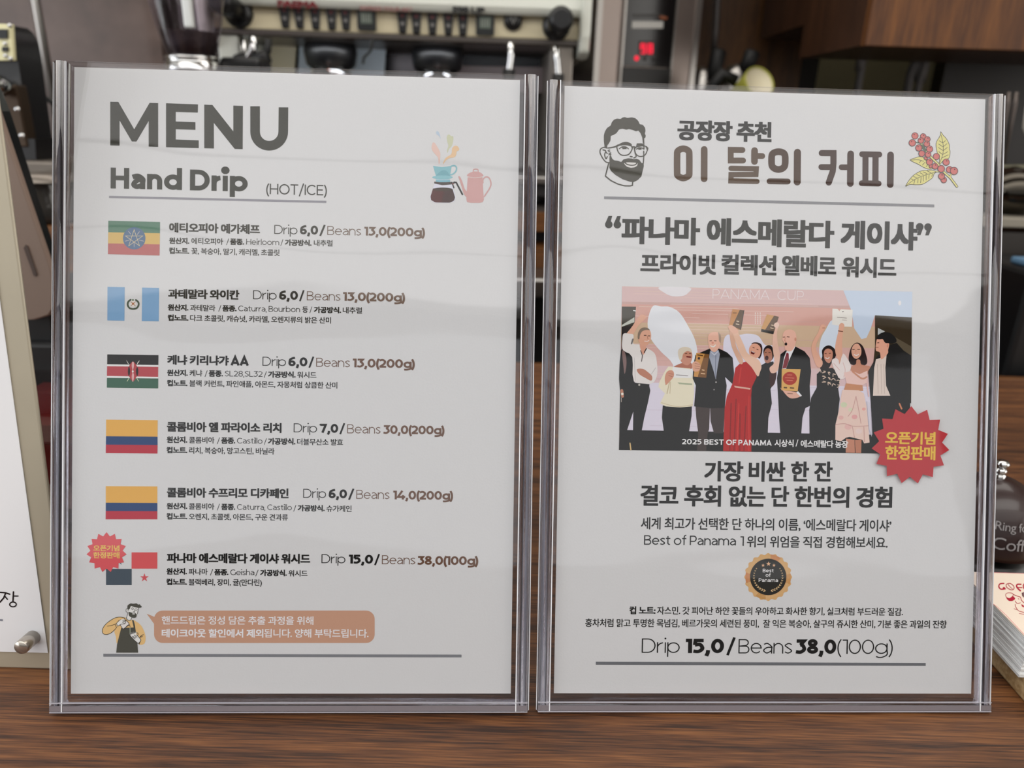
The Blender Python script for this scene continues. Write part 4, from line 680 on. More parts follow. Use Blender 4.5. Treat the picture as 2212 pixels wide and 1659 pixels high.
# red dress
pp([(1750, 1135), (1830, 1112), (1950, 1200), (1978, 1330), (1912, 1470), (1900, 1620), (1905, 2378), (1508, 2370), (1530, 1760), (1560, 1600), (1640, 1420), (1680, 1200)], (170, 50, 50), False)
for q in ([(1620, 1700), (1600, 2360)], [(1690, 1640), (1660, 2365)], [(1830, 1740), (1800, 2365)], [(1745, 1850), (1740, 2365)]): p.stroke(q, 17, (134, 40, 44))
for q in ([(1730, 1700), (1700, 2360)], [(1870, 1600), (1870, 2365)], [(1760, 1200), (1730, 1420)]): p.stroke(q, 15, (190, 62, 58))
p.poly([(1662, 1452), (1893, 1486), (1886, 1508), (1672, 1476)], (206, 164, 148))
pp([(1905, 880), (1960, 842), (2040, 866), (2060, 950), (2035, 1050), (2000, 1060)], (66, 50, 46)); pp([(1872, 980), (1880, 910), (1925, 862), (1990, 868), (2035, 920), (2030, 1010), (1985, 1062), (1905, 1045)], (212, 158, 134)); p.poly([(1900, 962), (1960, 985), (1938, 1014), (1895, 1000)], (100, 36, 38)); p.stroke([(1908, 972), (1948, 985)], 7, (235, 225, 220)); p.stroke([(1925, 915), (1945, 922)], 9, (80, 52, 46)); p.stroke([(1980, 940), (2000, 948)], 9, (80, 52, 46))
pp([(1600, 690), (1645, 680), (1672, 800), (1700, 920), (1790, 1100), (1745, 1145), (1650, 960), (1612, 830)], (206, 166, 142)); pp([(1640, 690), (1690, 640), (1725, 720), (1800, 880), (1855, 1000), (2000, 1085), (2046, 1180), (2025, 1260), (1992, 1322), (1905, 1190), (1780, 1060), (1705, 900)], (220, 182, 158))
pp([(1640, 375), (1742, 386), (1802, 396), (1752, 667), (1632, 640), (1592, 600)], (186, 134, 86), False); pp([(1742, 386), (1802, 396), (1755, 667), (1636, 612)], (96, 78, 62), False); p.stroke([(1700, 545), (1725, 550)], 14, (210, 196, 170)); p.stroke([(1690, 585), (1730, 592)], 12, (210, 196, 170)); p.stroke([(1800, 396), (1755, 660)], 9, (40, 36, 34)); p.stroke([(1650, 430), (1690, 430)], 16, (130, 92, 60)); pp([(1578, 620), (1620, 600), (1690, 640), (1725, 700), (1650, 722), (1592, 664)], (214, 170, 146)); pp([(1580, 450), (1612, 440), (1612, 500), (1590, 500)], (200, 160, 140))
# bald man in suit
pp([(310+B, 950), (232+B, 1010), (220+B, 1100), (182+B, 1350), (202+B, 1690), (212+B, 1900), (232+B, 2165), (520+B, 2170), (540+B, 1900), (582+B, 1765), (652+B, 1732), (642+B, 1450), (662+B, 1250), (642+B, 1060), (570+B, 970), (440+B, 900), (400+B, 960)], (40, 40, 44), False)
pp([(310+B, 975), (442+B, 895), (345+B, 1110), (310+B, 1215), (255+B, 1215), (280+B, 1060)], (226, 222, 218), False); pp([(318+B, 985), (346+B, 1000), (350+B, 1090), (312+B, 1205), (258+B, 1212), (280+B, 1100)], (124, 54, 60), False)
pp([(262+B, 770), (268+B, 715), (310+B, 672), (385+B, 665), (440+B, 705), (456+B, 790), (438+B, 880), (405+B, 945), (345+B, 972), (292+B, 935), (288+B, 860), (256+B, 810)], (218, 172, 152)); p.disc(308+B, 866, 18, (50, 28, 28), 22); p.stroke([(270+B, 770), (290+B, 768)], 10, (96, 66, 58)); p.stroke([(325+B, 765), (355+B, 768)], 10, (96, 66, 58)); p.disc(440+B, 800, 14, (196, 140, 118), 26); p.stroke([(298+B, 780), (290+B, 820), (305+B, 830)], 8, (186, 130, 110))
pp([(250+B, 1215), (515+B, 1220), (472+B, 1532), (244+B, 1516)], (206, 162, 96), False); p.disc(362+B, 1350, 100, (164, 62, 52), 92); p.stroke([(300+B, 1340), (420+B, 1345)], 10, (200, 120, 100)); p.stroke([(320+B, 1375), (400+B, 1380)], 9, (200, 120, 100)); p.stroke([(330+B, 1300), (390+B, 1302)], 9, (200, 120, 100)); p.stroke([(285+B, 1478), (315+B, 1480)], 20, (90, 70, 50)); p.stroke([(370+B, 1482), (415+B, 1486)], 18, (90, 70, 50))
pp([(232+B, 1480), (262+B, 1515), (420+B, 1535), (500+B, 1560), (505+B, 1605), (400+B, 1632), (325+B, 1598)], (212, 166, 146)); pp([(450+B, 1545), (480+B, 1530), (532+B, 1592), (512+B, 1605)], (230, 228, 224), False); p.stroke([(330+B, 1560), (400+B, 1565)], 8, (120, 84, 70))
# woman in patterned top
pp([(820+B, 1040), (815+B, 960), (860+B, 900), (930+B, 888), (1000+B, 945), (1012+B, 1030), (960+B, 1110), (905+B, 1210), (800+B, 1230), (790+B, 1130)], (52, 40, 38)); pp([(742+B, 1480), (742+B, 1290), (820+B, 1215), (960+B, 1200), (1072+B, 1300), (1062+B, 1420), (1042+B, 1492)], (46, 38, 38), False)
for i in range(15):
    x = B+780+(i*67) % 270; y = 1250+(i*89) % 215; a = i*1.7
    p.stroke([(x-28*math.cos(a), y-20*math.sin(a)), (x-8, y-18), (x+18, y-6), (x+26*math.cos(a+.6), y+22*math.sin(a+.6))], 10, (206, 184, 164), smooth=True)
pp([(742+B, 1475), (1042+B, 1490), (1064+B, 1640), (1050+B, 1750), (1010+B, 2160), (640+B, 2165), (636+B, 1790), (662+B, 1620)], (33, 31, 32), False)
pp([(790+B, 612), (830+B, 590), (866+B, 612), (850+B, 660), (800+B, 740), (742+B, 850), (732+B, 950), (822+B, 1110), (800+B, 1190), (740+B, 1180), (690+B, 1050), (664+B, 920), (702+B, 800), (762+B, 700)], (212, 164, 140)); pp([(838+B, 1010), (855+B, 950), (905+B, 930), (960+B, 965), (962+B, 1055), (925+B, 1130), (885+B, 1125), (850+B, 1080)], (188, 134, 112)); p.stroke([(865+B, 1060), (895+B, 1070), (915+B, 1055)], 11, (232, 214, 206), smooth=True); p.stroke([(855+B, 1000), (875+B, 1002)], 9, (70, 48, 42)); p.stroke([(915+B, 998), (938+B, 996)], 9, (70, 48, 42)); p.stroke([(820+B, 640), (856+B, 640)], 7, (150, 96, 76))
# girl in pink
pp([(1192+B, 1100), (1200+B, 990), (1240+B, 890), (1310+B, 845), (1385+B, 890), (1430+B, 1000), (1452+B, 1120), (1400+B, 1170), (1240+B, 1160)], (54, 40, 38)); pp([(1220+B, 1190), (1290+B, 1150), (1300+B, 1090), (1350+B, 1090), (1370+B, 1155), (1500+B, 1185), (1470+B, 1290), (1250+B, 1290)], (186, 132, 108)); pp([(1228+B, 960), (1260+B, 880), (1320+B, 862), (1365+B, 930), (1362+B, 1020), (1305+B, 1075), (1250+B, 1045)], (208, 160, 136)); p.stroke([(1268+B, 1015), (1300+B, 1026), (1330+B, 1010)], 11, (236, 224, 218), smooth=True); p.stroke([(1245+B, 945), (1272+B, 943)], 9, (60, 42, 38)); p.stroke([(1315+B, 943), (1345+B, 943)], 9, (60, 42, 38)); p.stroke([(1292+B, 950), (1290+B, 985)], 6, (180, 126, 106))
pp([(962+B, 368), (1035+B, 372), (1060+B, 405), (1080+B, 376), (1247+B, 386), (1237+B, 624), (1140+B, 622), (958+B, 594)], (224, 216, 206), False); p.stroke([(1030+B, 492), (1160+B, 502)], 9, (150, 142, 136)); p.stroke([(1100+B, 528), (1160+B, 532)], 7, (170, 160, 152)); p.disc(1110+B, 412, 12, (90, 84, 80), 7)
pp([(1056+B, 600), (1092+B, 570), (1130+B, 602), (1112+B, 690), (1098+B, 850), (1100+B, 1000), (1092+B, 1150), (1040+B, 1090), (998+B, 950), (1018+B, 800), (1045+B, 690)], (212, 164, 140)); p.stroke([(1045+B, 682), (1105+B, 690)], 11, (90, 60, 50)); pp([(950+B, 1120), (1000+B, 1065), (1045+B, 1090), (1060+B, 1150), (1110+B, 1000), (1180+B, 1090), (1222+B, 1180), (1190+B, 1270), (1120+B, 1352), (1045+B, 1335)], (230, 208, 202)); p.stroke([(1110+B, 1130), (1140+B, 1230), (1120+B, 1330)], 10, (206, 176, 170), smooth=True); p.stroke([(980+B, 1140), (1060+B, 1230)], 10, (204, 172, 166))
pp([(1120+B, 1270), (1230+B, 1240), (1340+B, 1290), (1452+B, 1240), (1455+B, 1400), (1390+B, 1445), (1160+B, 1420)], (226, 186, 176), False); pp([(1150+B, 1418), (1382+B, 1445), (1392+B, 1525), (1120+B, 1512)], (188, 134, 100), False); p.stroke([(1240+B, 1250), (1370+B, 1350), (1440+B, 1330)], 24, (190, 136, 110), smooth=True)
pp([(1100+B, 1508), (1330+B, 1515), (1400+B, 1560), (1440+B, 1750), (1462+B, 2000), (1482+B, 2250), (1405+B, 2262), (1380+B, 2212), (1200+B, 2170), (1150+B, 2182), (1080+B, 2232), (1000+B, 2212), (1002+B, 2000), (1062+B, 1750), (1082+B, 1600)], (222, 192, 178), False)
for x, y, r, c in ((1120, 1720, 46, (196, 200, 168)), (1215, 1790, 34, (204, 200, 172)), (1270, 1890, 40, (214, 160, 156)), (1400, 1780, 26, (216, 160, 150)), (1180, 2030, 50, (216, 176, 168)), (1080, 1900, 36, (214, 170, 162)), (1330, 2090, 46, (230, 196, 188))): p.disc(x+B, y, r, c, r*.8)
for q in ([(1290, 1600), (1240, 1790), (1180, 1880)], [(1290, 1600), (1330, 1800), (1360, 1980)], [(1005, 1998), (1130, 1985), (1250, 2020), (1462, 2015)], [(1240, 2030), (1270, 2180)], [(1400, 2030), (1410, 2240)]): p.stroke([(x+B, y) for x, y in q], 9, (192, 150, 142), smooth=True)
p.poly([(1150+B, 2195), (1270+B, 2210), (1276+B, 2395), (1146+B, 2392)], (186, 130, 106)); p.poly([(1275+B, 2215), (1368+B, 2212), (1362+B, 2397), (1285+B, 2396)], (178, 122, 98)); p.stroke([(1470+B, 1600), (1455+B, 1500), (1440+B, 1350)], 16, (222, 180, 174))
# young man in dark suit
pp([(1728+B, 990), (1770+B, 880), (1860+B, 850), (1960+B, 960), (2066+B, 1030), (2052+B, 1600), (2044+B, 2300), (1530+B, 2290), (1500+B, 1700), (1462+B, 1250), (1530+B, 1130), (1600+B, 1020)], (42, 35, 36), False); pp([(1570+B, 1082), (1640+B, 1060), (1722+B, 990), (1702+B, 1200), (1712+B, 1450), (1772+B, 1592), (1528+B, 1592), (1546+B, 1200)], (212, 198, 186), False)
for xx in (1590, 1640, 1680): p.stroke([(xx+B, 1150), (xx+10+B, 1560)], 9, (190, 174, 162))
pp([(1570+B, 860), (1590+B, 790), (1650+B, 780), (1700+B, 850), (1755+B, 860), (1740+B, 950), (1735+B, 1000), (1645+B, 1085), (1625+B, 985), (1570+B, 960)], (214, 160, 136)); pp([(1585+B, 780), (1640+B, 712), (1760+B, 708), (1852+B, 790), (1840+B, 850), (1700+B, 850), (1680+B, 800), (1600+B, 800)], (38, 30, 28)); p.stroke([(1590+B, 850), (1612+B, 848)], 9, (70, 46, 40)); p.stroke([(1568+B, 915), (1602+B, 912)], 9, (150, 90, 80)); p.disc(1735+B, 890, 12, (200, 140, 118), 26)
p.poly([(1442+B, 1662), (1488+B, 1690), (1512+B, 2172), (1475+B, 2060)], (200, 196, 204)); p.stroke([(1900+B, 1705), (1930+B, 1775)], 22, (196, 128, 96)); p.stroke([(200, 2260), (212, 2350)], 18, (200, 172, 120))
p.cr = (0, 0, 1); W_ = (222, 220, 216)
p.la('2025', 1473, 1515, 959.5, 11.6, W_, .19, .1); p.la('BEST', 1520.5, 1563, 960.2, 11.6, W_, .19, .1); p.la('OF', 1568, 1590, 961, 11.6, W_, .19, .1); p.la('PANAMA', 1594.5, 1666.6, 961.6, 11.6, W_, .19, .09)
p.ko('시상식', 1672.7, 1713.8, 949.2, 965, W_, .4); p.la('/', 1718.5, 1723.8, 962.6, 12, W_, .15); p.ko('에스메랄다 농장', 1728.8, 1831.4, 950.4, 966.4, W_, .4)
p.done(PR, 'photograph of a group cheering with awards on a stage')
p = Print(SR, 'starburst_badge', .00135, haze=.02)
p.poly(star(1963.5, 961, 84, 68, 15, .02), (178, 66, 70)); 
p.ko('오픈기념', 1908.6, 2016.7, 931.5, 959, (224, 180, 78), .95, .8); p.ko('한정판매', 1908.6, 2016.7, 962.2, 992.5, (224, 180, 78), .95, .8); p.done(PR)

# ------------------------------------------------------------------ acrylic stands holding the sheets
PANE = clear('acrylic_pane', bump=.12)
EDGE = clear('acrylic_edge', (236, 236, 242), rough=.02)
def bent_edge():
    """bent acrylic: part seen straight through its clear wall, part through the thick curve"""
    nt = EDGE.node_tree; L = nt.links; out = [n for n in nt.nodes if n.type == 'OUTPUT_MATERIAL'][0]; src = out.inputs[0].links[0].from_socket
    g = nt.nodes.new('ShaderNodeBsdfGlass'); g.inputs['IOR'].default_value = 1.49; g.inputs['Roughness'].default_value = .02; g.inputs['Color'].default_value = (.97, .97, 1, 1)
    m = nt.nodes.new('ShaderNodeMixShader'); m.inputs[0].default_value = .45; L.new(src, m.inputs[1]); L.new(g.outputs[0], m.inputs[2]); L.new(m.outputs[0], out.inputs[0])
bent_edge()
GLOW = mat('edge_highlight_white', (226, 228, 234), .15, spec=.8)
GLOW2 = mat('edge_highlight_grey', (178, 176, 186), .15, spec=.8)
LILAC = mat('edge_highlight_lilac', (122, 116, 122), .08, spec=.9, bump=.3, bscale=120)
SMOKE = mat('edge_refraction_dark', (72, 68, 72), .12, spec=.8)
def ring(mb, x0, x1, z0, z1, r, t, y0, y1):
    o = rrect(x0, z0, x1, z1, r, 6); i = rrect(x0+t, z0+t, x1-t, z1-t, max(.0002, r-t), 6); n = len(o)
    v = [(p[0], y0, p[1]) for p in o]+[(p[0], y0, p[1]) for p in i]+[(p[0], y1, p[1]) for p in o]+[(p[0], y1, p[1]) for p in i]
    f = []; sm = []
    for k in range(n):
        j = (k+1) % n
        f += [(k, j, n+j, n+k), (2*n+k, 3*n+k, 3*n+j, 2*n+j), (k, 2*n+k, 2*n+j, j), (n+k, n+j, 3*n+j, 3*n+k)]; sm += [False, False, True, True]
    b = len(mb.v); mb.v += v; mb.f += [tuple(b+q for q in g) for g in f]; mb.sm += sm; mb.mi += [0]*len(f); return mb
labs = ('clear acrylic stand with thick edges around the MENU sheet', 'clear acrylic stand with thick edges around the award photograph sheet')
for i in range(2):
    t = empty('acrylic_stand', SH[i], labs[i], 'sign holder', 'acrylic menu stands on the counter')
    bl = -.3046
    def kid(mb, name, m, **k):
        o = mb.build(name, m, **k); o.parent = t; return o
    kid(MB().box((-.0022, -.3, .0018), (.2122, .0014, .0034)), 'front_panel', PANE)
    kid(MB().box((-.0022, -.3, -.0032), (.2122, .0014, -.0016)), 'back_panel', PANE)
    kid(ring(MB(), -.0086, -.0024, -.0034, .0034, .0026, .0017, bl, .0016), 'side_edge', EDGE)
    kid(ring(MB(), .2124, .2186, -.0034, .0034, .0026, .0017, bl, .0016), 'side_edge', EDGE)
    mb = MB(); mb.prism(rrect(-.3046, -.0034, -.3002, .0034, .0012, 4), 'x', -.0022, .2122, True); kid(mb, 'bottom_edge', EDGE)
    for x0, x1, m_, z1 in ((-.0026, -.0021, GLOW, .0036), (-.0046, -.0042, SMOKE, .0030), (-.0072, -.0058, GLOW, .0005), (-.0050, -.0047, GLOW, .0012), (-.0088, -.0084, GLOW, .0020)):  # pale strips paint highlight lines on the clear acrylic, dark ones its refraction
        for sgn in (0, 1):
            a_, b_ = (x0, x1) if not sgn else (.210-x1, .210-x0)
            kid(MB().box((a_, bl+.0004, z1-.0011), (b_, .0014, z1)), 'painted_light_strip', m_)
    for y0, y1, m_, z1 in ((-.3002, -.2998, GLOW2, .0037), (-.3040, -.3014, LILAC, .0035), (-.3047, -.3043, GLOW2, .0036)): kid(MB().box((-.0080, y0, .0026), (.2180, y1, z1)), 'painted_light_strip', m_)  # opaque strips painting the bright lines of the clear bottom edge
    # foot lying on the counter behind the sheet
    foot = kid(MB().box((.02, 0, 0), (.19, .12, .002)), 'foot', PANE); b = SH[i] @ Vector((0, -.3046, -.0034))
    yaw = math.atan2(SH[i][1][0], SH[i][0][0]); foot.parent = None
    foot.matrix_world = Matrix.Translation((b.x, b.y, CT+.0004)) @ Matrix.Rotation(yaw, 4, 'Z')
    mw = foot.matrix_world.copy(); foot.parent = t; foot.matrix_parent_inverse = Matrix(); foot.matrix_basis = SH[i].inverted() @ mw

def text_on(fr, name, txt, xl, xr, base, cap, m, parent, d=-.0006, bold=0, sl=0, capk=.68):
    v, f, x0, x1 = ko_mesh(txt); a = fr.at(xl, base, d); b = fr.at(xr, base+sl*(xr-xl), d); k = (fr.at(xl, base-10, d).z-a.z)/10
    sx = (b.x-a.x)/(x1-x0); sy = cap*k/capk; mb = MB()
    for ox, oz in ([(0, 0)] if not bold else [(-bold, -bold), (bold, -bold), (-bold, bold), (bold, bold), (0, 0)]):
        mb.add([(a.x+(p[0]-x0)*sx+ox, d, a.z+p[1]*sy+oz) for p in v], f)
    return mb.build(name, m, parent)
def local_poly(fr, pts, d=0): return [(q.x, q.z) for q in (fr.at(x, y, d) for x, y in pts)]
def kidm(mb, name, m, par, **k): return mb.build(name, m, par, **k)

STEEL = mat('brushed_steel', (172, 168, 164), .28, 1, bump=.02, bscale=80, aniso=True)
CHROME = mat('chrome', (215, 215, 215), .08, 1)
BLACKP = mat('black_plastic', (18, 18, 20), .35)
RUB = mat('black_rubber', (14, 14, 15), .6)

# ------------------------------------------------------------------ espresso machine
a = on_y(460, 60, 1.33); YR = 1.33; 
while on_y(1250, 88, YR).z < a.z: YR += .002
b = on_y(1250, 88, YR); fe = Frame(a.x, a.y, 0, math.atan2(b.y-a.y, b.x-a.x)); Lm = (Vector((b.x, b.y))-Vector((a.x, a.y))).length
em = empty('espresso_machine', fe.M, 'cream and white two-group espresso machine behind the menu stands', 'coffee machine')
CREAM = mat('cream_enamel', (224, 212, 178), .35, coat=.3); WHITE_E = mat('white_enamel', (214, 216, 206), .3, coat=.4); DARKM = mat('dark_machine', (34, 31, 31), .45, bump=.02)
zb = fe.at(800, 72).z; zt = fe.at(880, 28).z
kidm(MB().prism([(0, zb), (0, zt), (.03, zt), (.30, zt), (.30, zb)], 'x', -.004, Lm), 'front_panel', CREAM, em, bevel=.003)
kidm(MB().prism([(-.018, zt), (-.022, zt+.012), (-.004, zt+.15), (.42, zt+.16), (.42, zt)], 'x', -.004, Lm+.004), 'upper_housing', WHITE_E, em, bevel=.006)
kidm(MB().box((-.002, -.004, zb-.010), (Lm+.002, .30, zb)), 'lower_lip', mat('lip_steel', (96, 90, 86), .35, .8), em, bevel=.002)
for x0 in (-.016, Lm-.002): kidm(MB().prism([(-.03, zb+.004), (-.034, zt+.16), (.44, zt+.16), (.44, zb-.03), (-.005, zb-.03), (-.025, zb-.02)], 'x', x0, x0+.018), 'end_cap', WHITE_E, em, bevel=.005)
def button(x, y):
    q = fe.at(x, y); w, h = .0092, .0165
    kidm(MB().prism([(q.x-w, q.z+h), (q.x-w*.62, q.z-h), (q.x+w*.62, q.z-h), (q.x+w, q.z+h)], 'y', -.006, .001), 'selector_button', BLACKP, em, bevel=.002)
    kidm(MB().prism(circle(q.x, q.z+h*.62, .0032, .0026, 10), 'y', -.0068, -.0058), 'button_mark', mat('red_mark', (96, 38, 42), .5), em)
    kidm(MB().prism(circle(q.x, q.z-h*.1, .0036, .003, 10), 'y', -.0068, -.0058), 'button_mark', mat('grey_mark', (120, 118, 116), .5), em)
for x, y in ((616.5, 38), (647.6, 39), (682.3, 41), (717.2, 42.3), (747.6, 43), (869.9, 49.5), (900, 51), (934.4, 52.5), (968.6, 54), (1000, 55)): button(x, y)
for x, y in ((792.7, 41.5), (1047.8, 52)):
    q = fe.at(x, y); t = kidm(MB().prism(rrect(q.x-.0155, q.z-.018, q.x+.0155, q.z+.018, .004), 'y', -.007, .001), 'timer_display', mat('display_bezel', (30, 32, 32), .3), em, bevel=.001)
    kidm(MB().prism(rrect(q.x-.010, q.z-.008, q.x+.010, q.z+.010, .002), 'y', -.0082, -.0068), 'display_glass', mat('display_glass', (92, 102, 92), .2), t)
    mb = MB()
    for k in range(4): mb.box((q.x-.007+k*.004, -.0086, q.z-.005), (q.x-.0055+k*.004, -.0081, q.z+.007))
    kidm(mb, 'display_digits', mat('digit_grey', (150, 156, 146), .5), t)
q = fe.at(1108, 45.5); kidm(MB().lathe([(0, -.009), (.012, -.009), (.0152, -.006), (.0155, .001)], 28, (q.x, 0, q.z), 'y'), 'round_badge', BLACKP, em)
kidm(MB().tube([(q.x-.005, -.0098, q.z+.007), (q.x, -.0098, q.z-.006), (q.x+.005, -.0098, q.z+.007)], .0009, 6), 'badge_emblem', mat('emblem_silver', (170, 168, 164), .4), em)
for x, y, dx, dz in ((516, 27, -.014, .012), (1201.5, 56, .002, .004)):
    q = fe.at(x, y); t = kidm(MB().lathe([(.0, -.012), (.020, -.012), (.024, -.004), (.024, .002)], 28, (q.x, 0, q.z), 'y'), 'steam_knob', BLACKP, em)
    mb = MB(); mb.tube([(q.x, -.008, q.z), (q.x+dx*.5, -.03, q.z+dz*.5), (q.x+dx, -.052, q.z+dz), (q.x+dx*1.05, -.060, q.z+dz*1.05)], [.016, .019, .021, .014], 20); kidm(mb, 'knob_grip', BLACKP, t)
text_on(fe, 'brand_lettering', 'FAEMA', 601, 686, 14, 13, mat('maroon_letter', (140, 40, 48), .5), em, -.0235, .0007, sl=.03)
text_on(fe, 'brand_lettering', 'EXPRESS YOUR ART', 778, 891, 21, 8.5, mat('faded_maroon_letter', (190, 130, 128), .5), em, -.0235, .0002, sl=.03)
text_on(fe, 'brand_lettering', 'E98 UP', 979, 1046, 27.5, 13, mat('dark_letter', (52, 52, 52), .5), em, -.0235, .0007, sl=.03)
# underside: added fill light, back plate, groups, wands, tray
wl = area('machine_fill_light', fe.M @ Vector((Lm/2, .03, zb-.016)), (math.radians(40), 0, fe.yaw), Lm*.85, .016, 7.0, (.92, .96, 1))  # added fill that brightens the dark backsplash under the lip
zdeck = fe.at(1150, 378, -.02).z; zwt = on_y(1165, 458, 1.24).z; zw = zwt+.0006
def at2(x, y, d=0): q = fe.at(x, y, d); return (q.x, d, q.z)
kidm(MB().box((.01, .27, zdeck), (Lm-.01, .30, zb)), 'back_plate', mat('backsplash', (70, 66, 68), .25, .7), em)
def plate(pts, d, th, m, name, par=em): return kidm(MB().prism(local_poly(fe, pts, d), 'y', d, d+th), name, m, par)
plate([(648, 84), (834, 92), (828, 190), (642, 190)], .182, .006, mat('pale_blue_reflection', (206, 218, 228), .4), 'backsplash_panel_or_reflection')  # pale blue and cream plates paint reflections of the steel backsplash as colour
plate([(586, 84), (640, 86), (634, 190), (578, 190)], .178, .01, mat('cream_reflect', (236, 222, 186), .4), 'backsplash_panel_or_reflection')
plate([(500, 84), (574, 84), (566, 190), (494, 190)], .175, .01, mat('teal_steel', (120, 150, 156), .4), 'backsplash_panel_or_reflection')
plate([(910, 140), (1190, 146), (1184, 200), (904, 200)], .195, .01, mat('mauve_steel', (150, 132, 132), .4), 'backsplash_panel_or_reflection')
plate([(906, 100), (1194, 106), (1190, 142), (904, 140)], .25, .012, mat('navy_panel', (24, 24, 34), .4), 'backsplash_panel_or_reflection')  # plain dark navy panel
for x0, m in ((.005, WHITE_E), (Lm-.042, mat('leg_grey', (150, 142, 134), .4, .4))): kidm(MB().box((x0, .0, zdeck), (x0+.034, .26, zb-.01)), 'side_leg', m, em, bevel=.003)
for cx_, cy_ in ((713, 92), (945, 98)):
    q = fe.at(cx_, cy_, .10); c = (q.x, .10, 0); z0 = zb-.012
    g = kidm(MB().lathe([(0, z0), (.046, z0), (.048, z0-.012), (.044, z0-.034), (.036, z0-.040), (0, z0-.040)], 36, c), 'brew_group', BLACKP, em)
    kidm(MB().lathe([(.034, z0-.040), (.037, z0-.044), (.037, z0-.058), (.030, z0-.062), (.0, z0-.070)], 32, c), 'portafilter_basket', CHROME, g)
    mb = MB(); mb.tube([(q.x, .07, z0-.050), (q.x+.003, .03, z0-.054), (q.x+.004, .012, z0-.056)], [.007, .007, .009], 12); kidm(mb, 'portafilter_neck', CHROME, g)
    mb = MB(); mb.tube([(q.x+.004, .014, z0-.056), (q.x+.005, -.01, z0-.059), (q.x+.006, -.05, z0-.066), (q.x+.007, -.075, z0-.071), (q.x+.007, -.082, z0-.072)], [.011, .015, .0165, .015, .008], 18); kidm(mb, 'portafilter_handle', RUB, g)
    for s in (-1, 1): mb = MB(); mb.tube([(q.x, .10, z0-.066), (q.x+s*.010, .10, z0-.078), (q.x+s*.016, .10, z0-.088)], .005, 10); kidm(mb, 'spout', CHROME, g)
    for s, dz in ((-.004, -.047), (.026, -.071)): kidm(MB().lathe([(0, -.003), (.0035, -.002), (.004, 0), (.0035, .002), (0, .003)], 12, (q.x+s+.006, .05, z0+dz), 'y'), 'amber_reflection', mat('amber_reflection_glow', (90, 40, 10), .3, emit=(255, 130, 40), es=1.6), g)  # glowing amber beads added for the warm bulb reflections in the chrome
for pts, rr in (([(548, 80), (546, 110), (534, 128), (512, 136)], .0075), ([(1102, 92), (1104, 120), (1100, 150), (1098, 200)], .006), ([(1200, 100), (1203, 128), (1206, 160), (1204, 200)], .006)):
    mb = MB(); mb.tube([at2(x, y, -.02) for x, y in pts], rr, 12); w_ = kidm(mb, 'steam_wand', CHROME, em)
    mb = MB(); mb.tube([at2(pts[-2][0], pts[-2][1], -.02), at2(pts[-1][0], pts[-1][1], -.02)], rr*1.7, 12); kidm(mb, 'wand_grip', RUB, w_)
mb = MB(); mb.tube([at2(545, 128, -.03), at2(566, 124, -.03), at2(578, 110, -.03), at2(580, 84, -.03)], .006, 12); kidm(mb, 'wand_grip', RUB, em)
mb = MB(); mb.tube([at2(556, 130, -.03), at2(580, 120, -.03)], .011, 12); kidm(mb, 'wand_grip', RUB, em)
mb = MB(); mb.tube([at2(526, 84, -.01), at2(530, 190, -.01)], .007, 12); kidm(mb, 'water_pipe', CHROME, em)
mb = MB(); mb.tube([at2(806, 82, -.015), at2(800, 110, -.015), at2(786, 125, -.015), at2(784, 138, -.015)], .0022, 8); kidm(mb, 'sensor_cable', RUB, em)
kidm(MB().box((.0, -.06, zdeck-.012), (Lm, .30, zdeck)), 'drip_tray', STEEL, em, bevel=.002)
kidm(MB().box((.01, -.045, zwt+.016), (Lm-.01, .30, zdeck-.012)), 'tray_body', DARKM, em, bevel=.003)
for x0 in (.05, Lm-.09): 
    for y0 in (.0, .22): kidm(MB().lathe([(0, zw), (.022, zw), (.018, zwt+.016), (0, zwt+.016)], 20, (x0+.02, y0+.02, 0)), 'foot', BLACKP, em)

# ------------------------------------------------------------------ back counter behind the staff side
g = on_y(1165, 462, 1.25)
bc = empty('back_counter', Matrix.Translation((0, 0, 0)), 'low back counter with wooden front edge under the espresso machine', 'counter')
yb0 = 1.24
kidm(MB().box((-2.2, yb0+.012, zwt-.03), (2.4, 1.94, zwt)), 'worktop', mat('back_worktop', (64, 58, 54), .35), bc)
kidm(MB().box((-2.2, yb0, zwt-.032), (2.4, yb0+.012, zwt-.001)), 'wood_edge', W_EDGE, bc)
z2 = on_y(1165, 540, 1.2).z; z3 = on_y(1165, 582, 1.2).z
kidm(MB().box((-2.2, 1.2, z3), (2.4, 1.3, z2)), 'shelf', W_EDGE, bc)
kidm(MB().box((-2.2, 1.30, 0.0), (2.4, 1.93, zwt-.03)), 'cabinet_body', mat('under_counter', (26, 24, 24), .6), bc)
z4 = on_y(1165, 602, 1.1).z; z5 = on_y(1165, 646, 1.1).z
o = MB().box((-.3, 1.1, z5), (.4, 1.19, z4)).build('steel_appliance', STEEL, bevel=.004); tag(o, 'grey steel appliance lid low between the two menu stands', 'appliance')

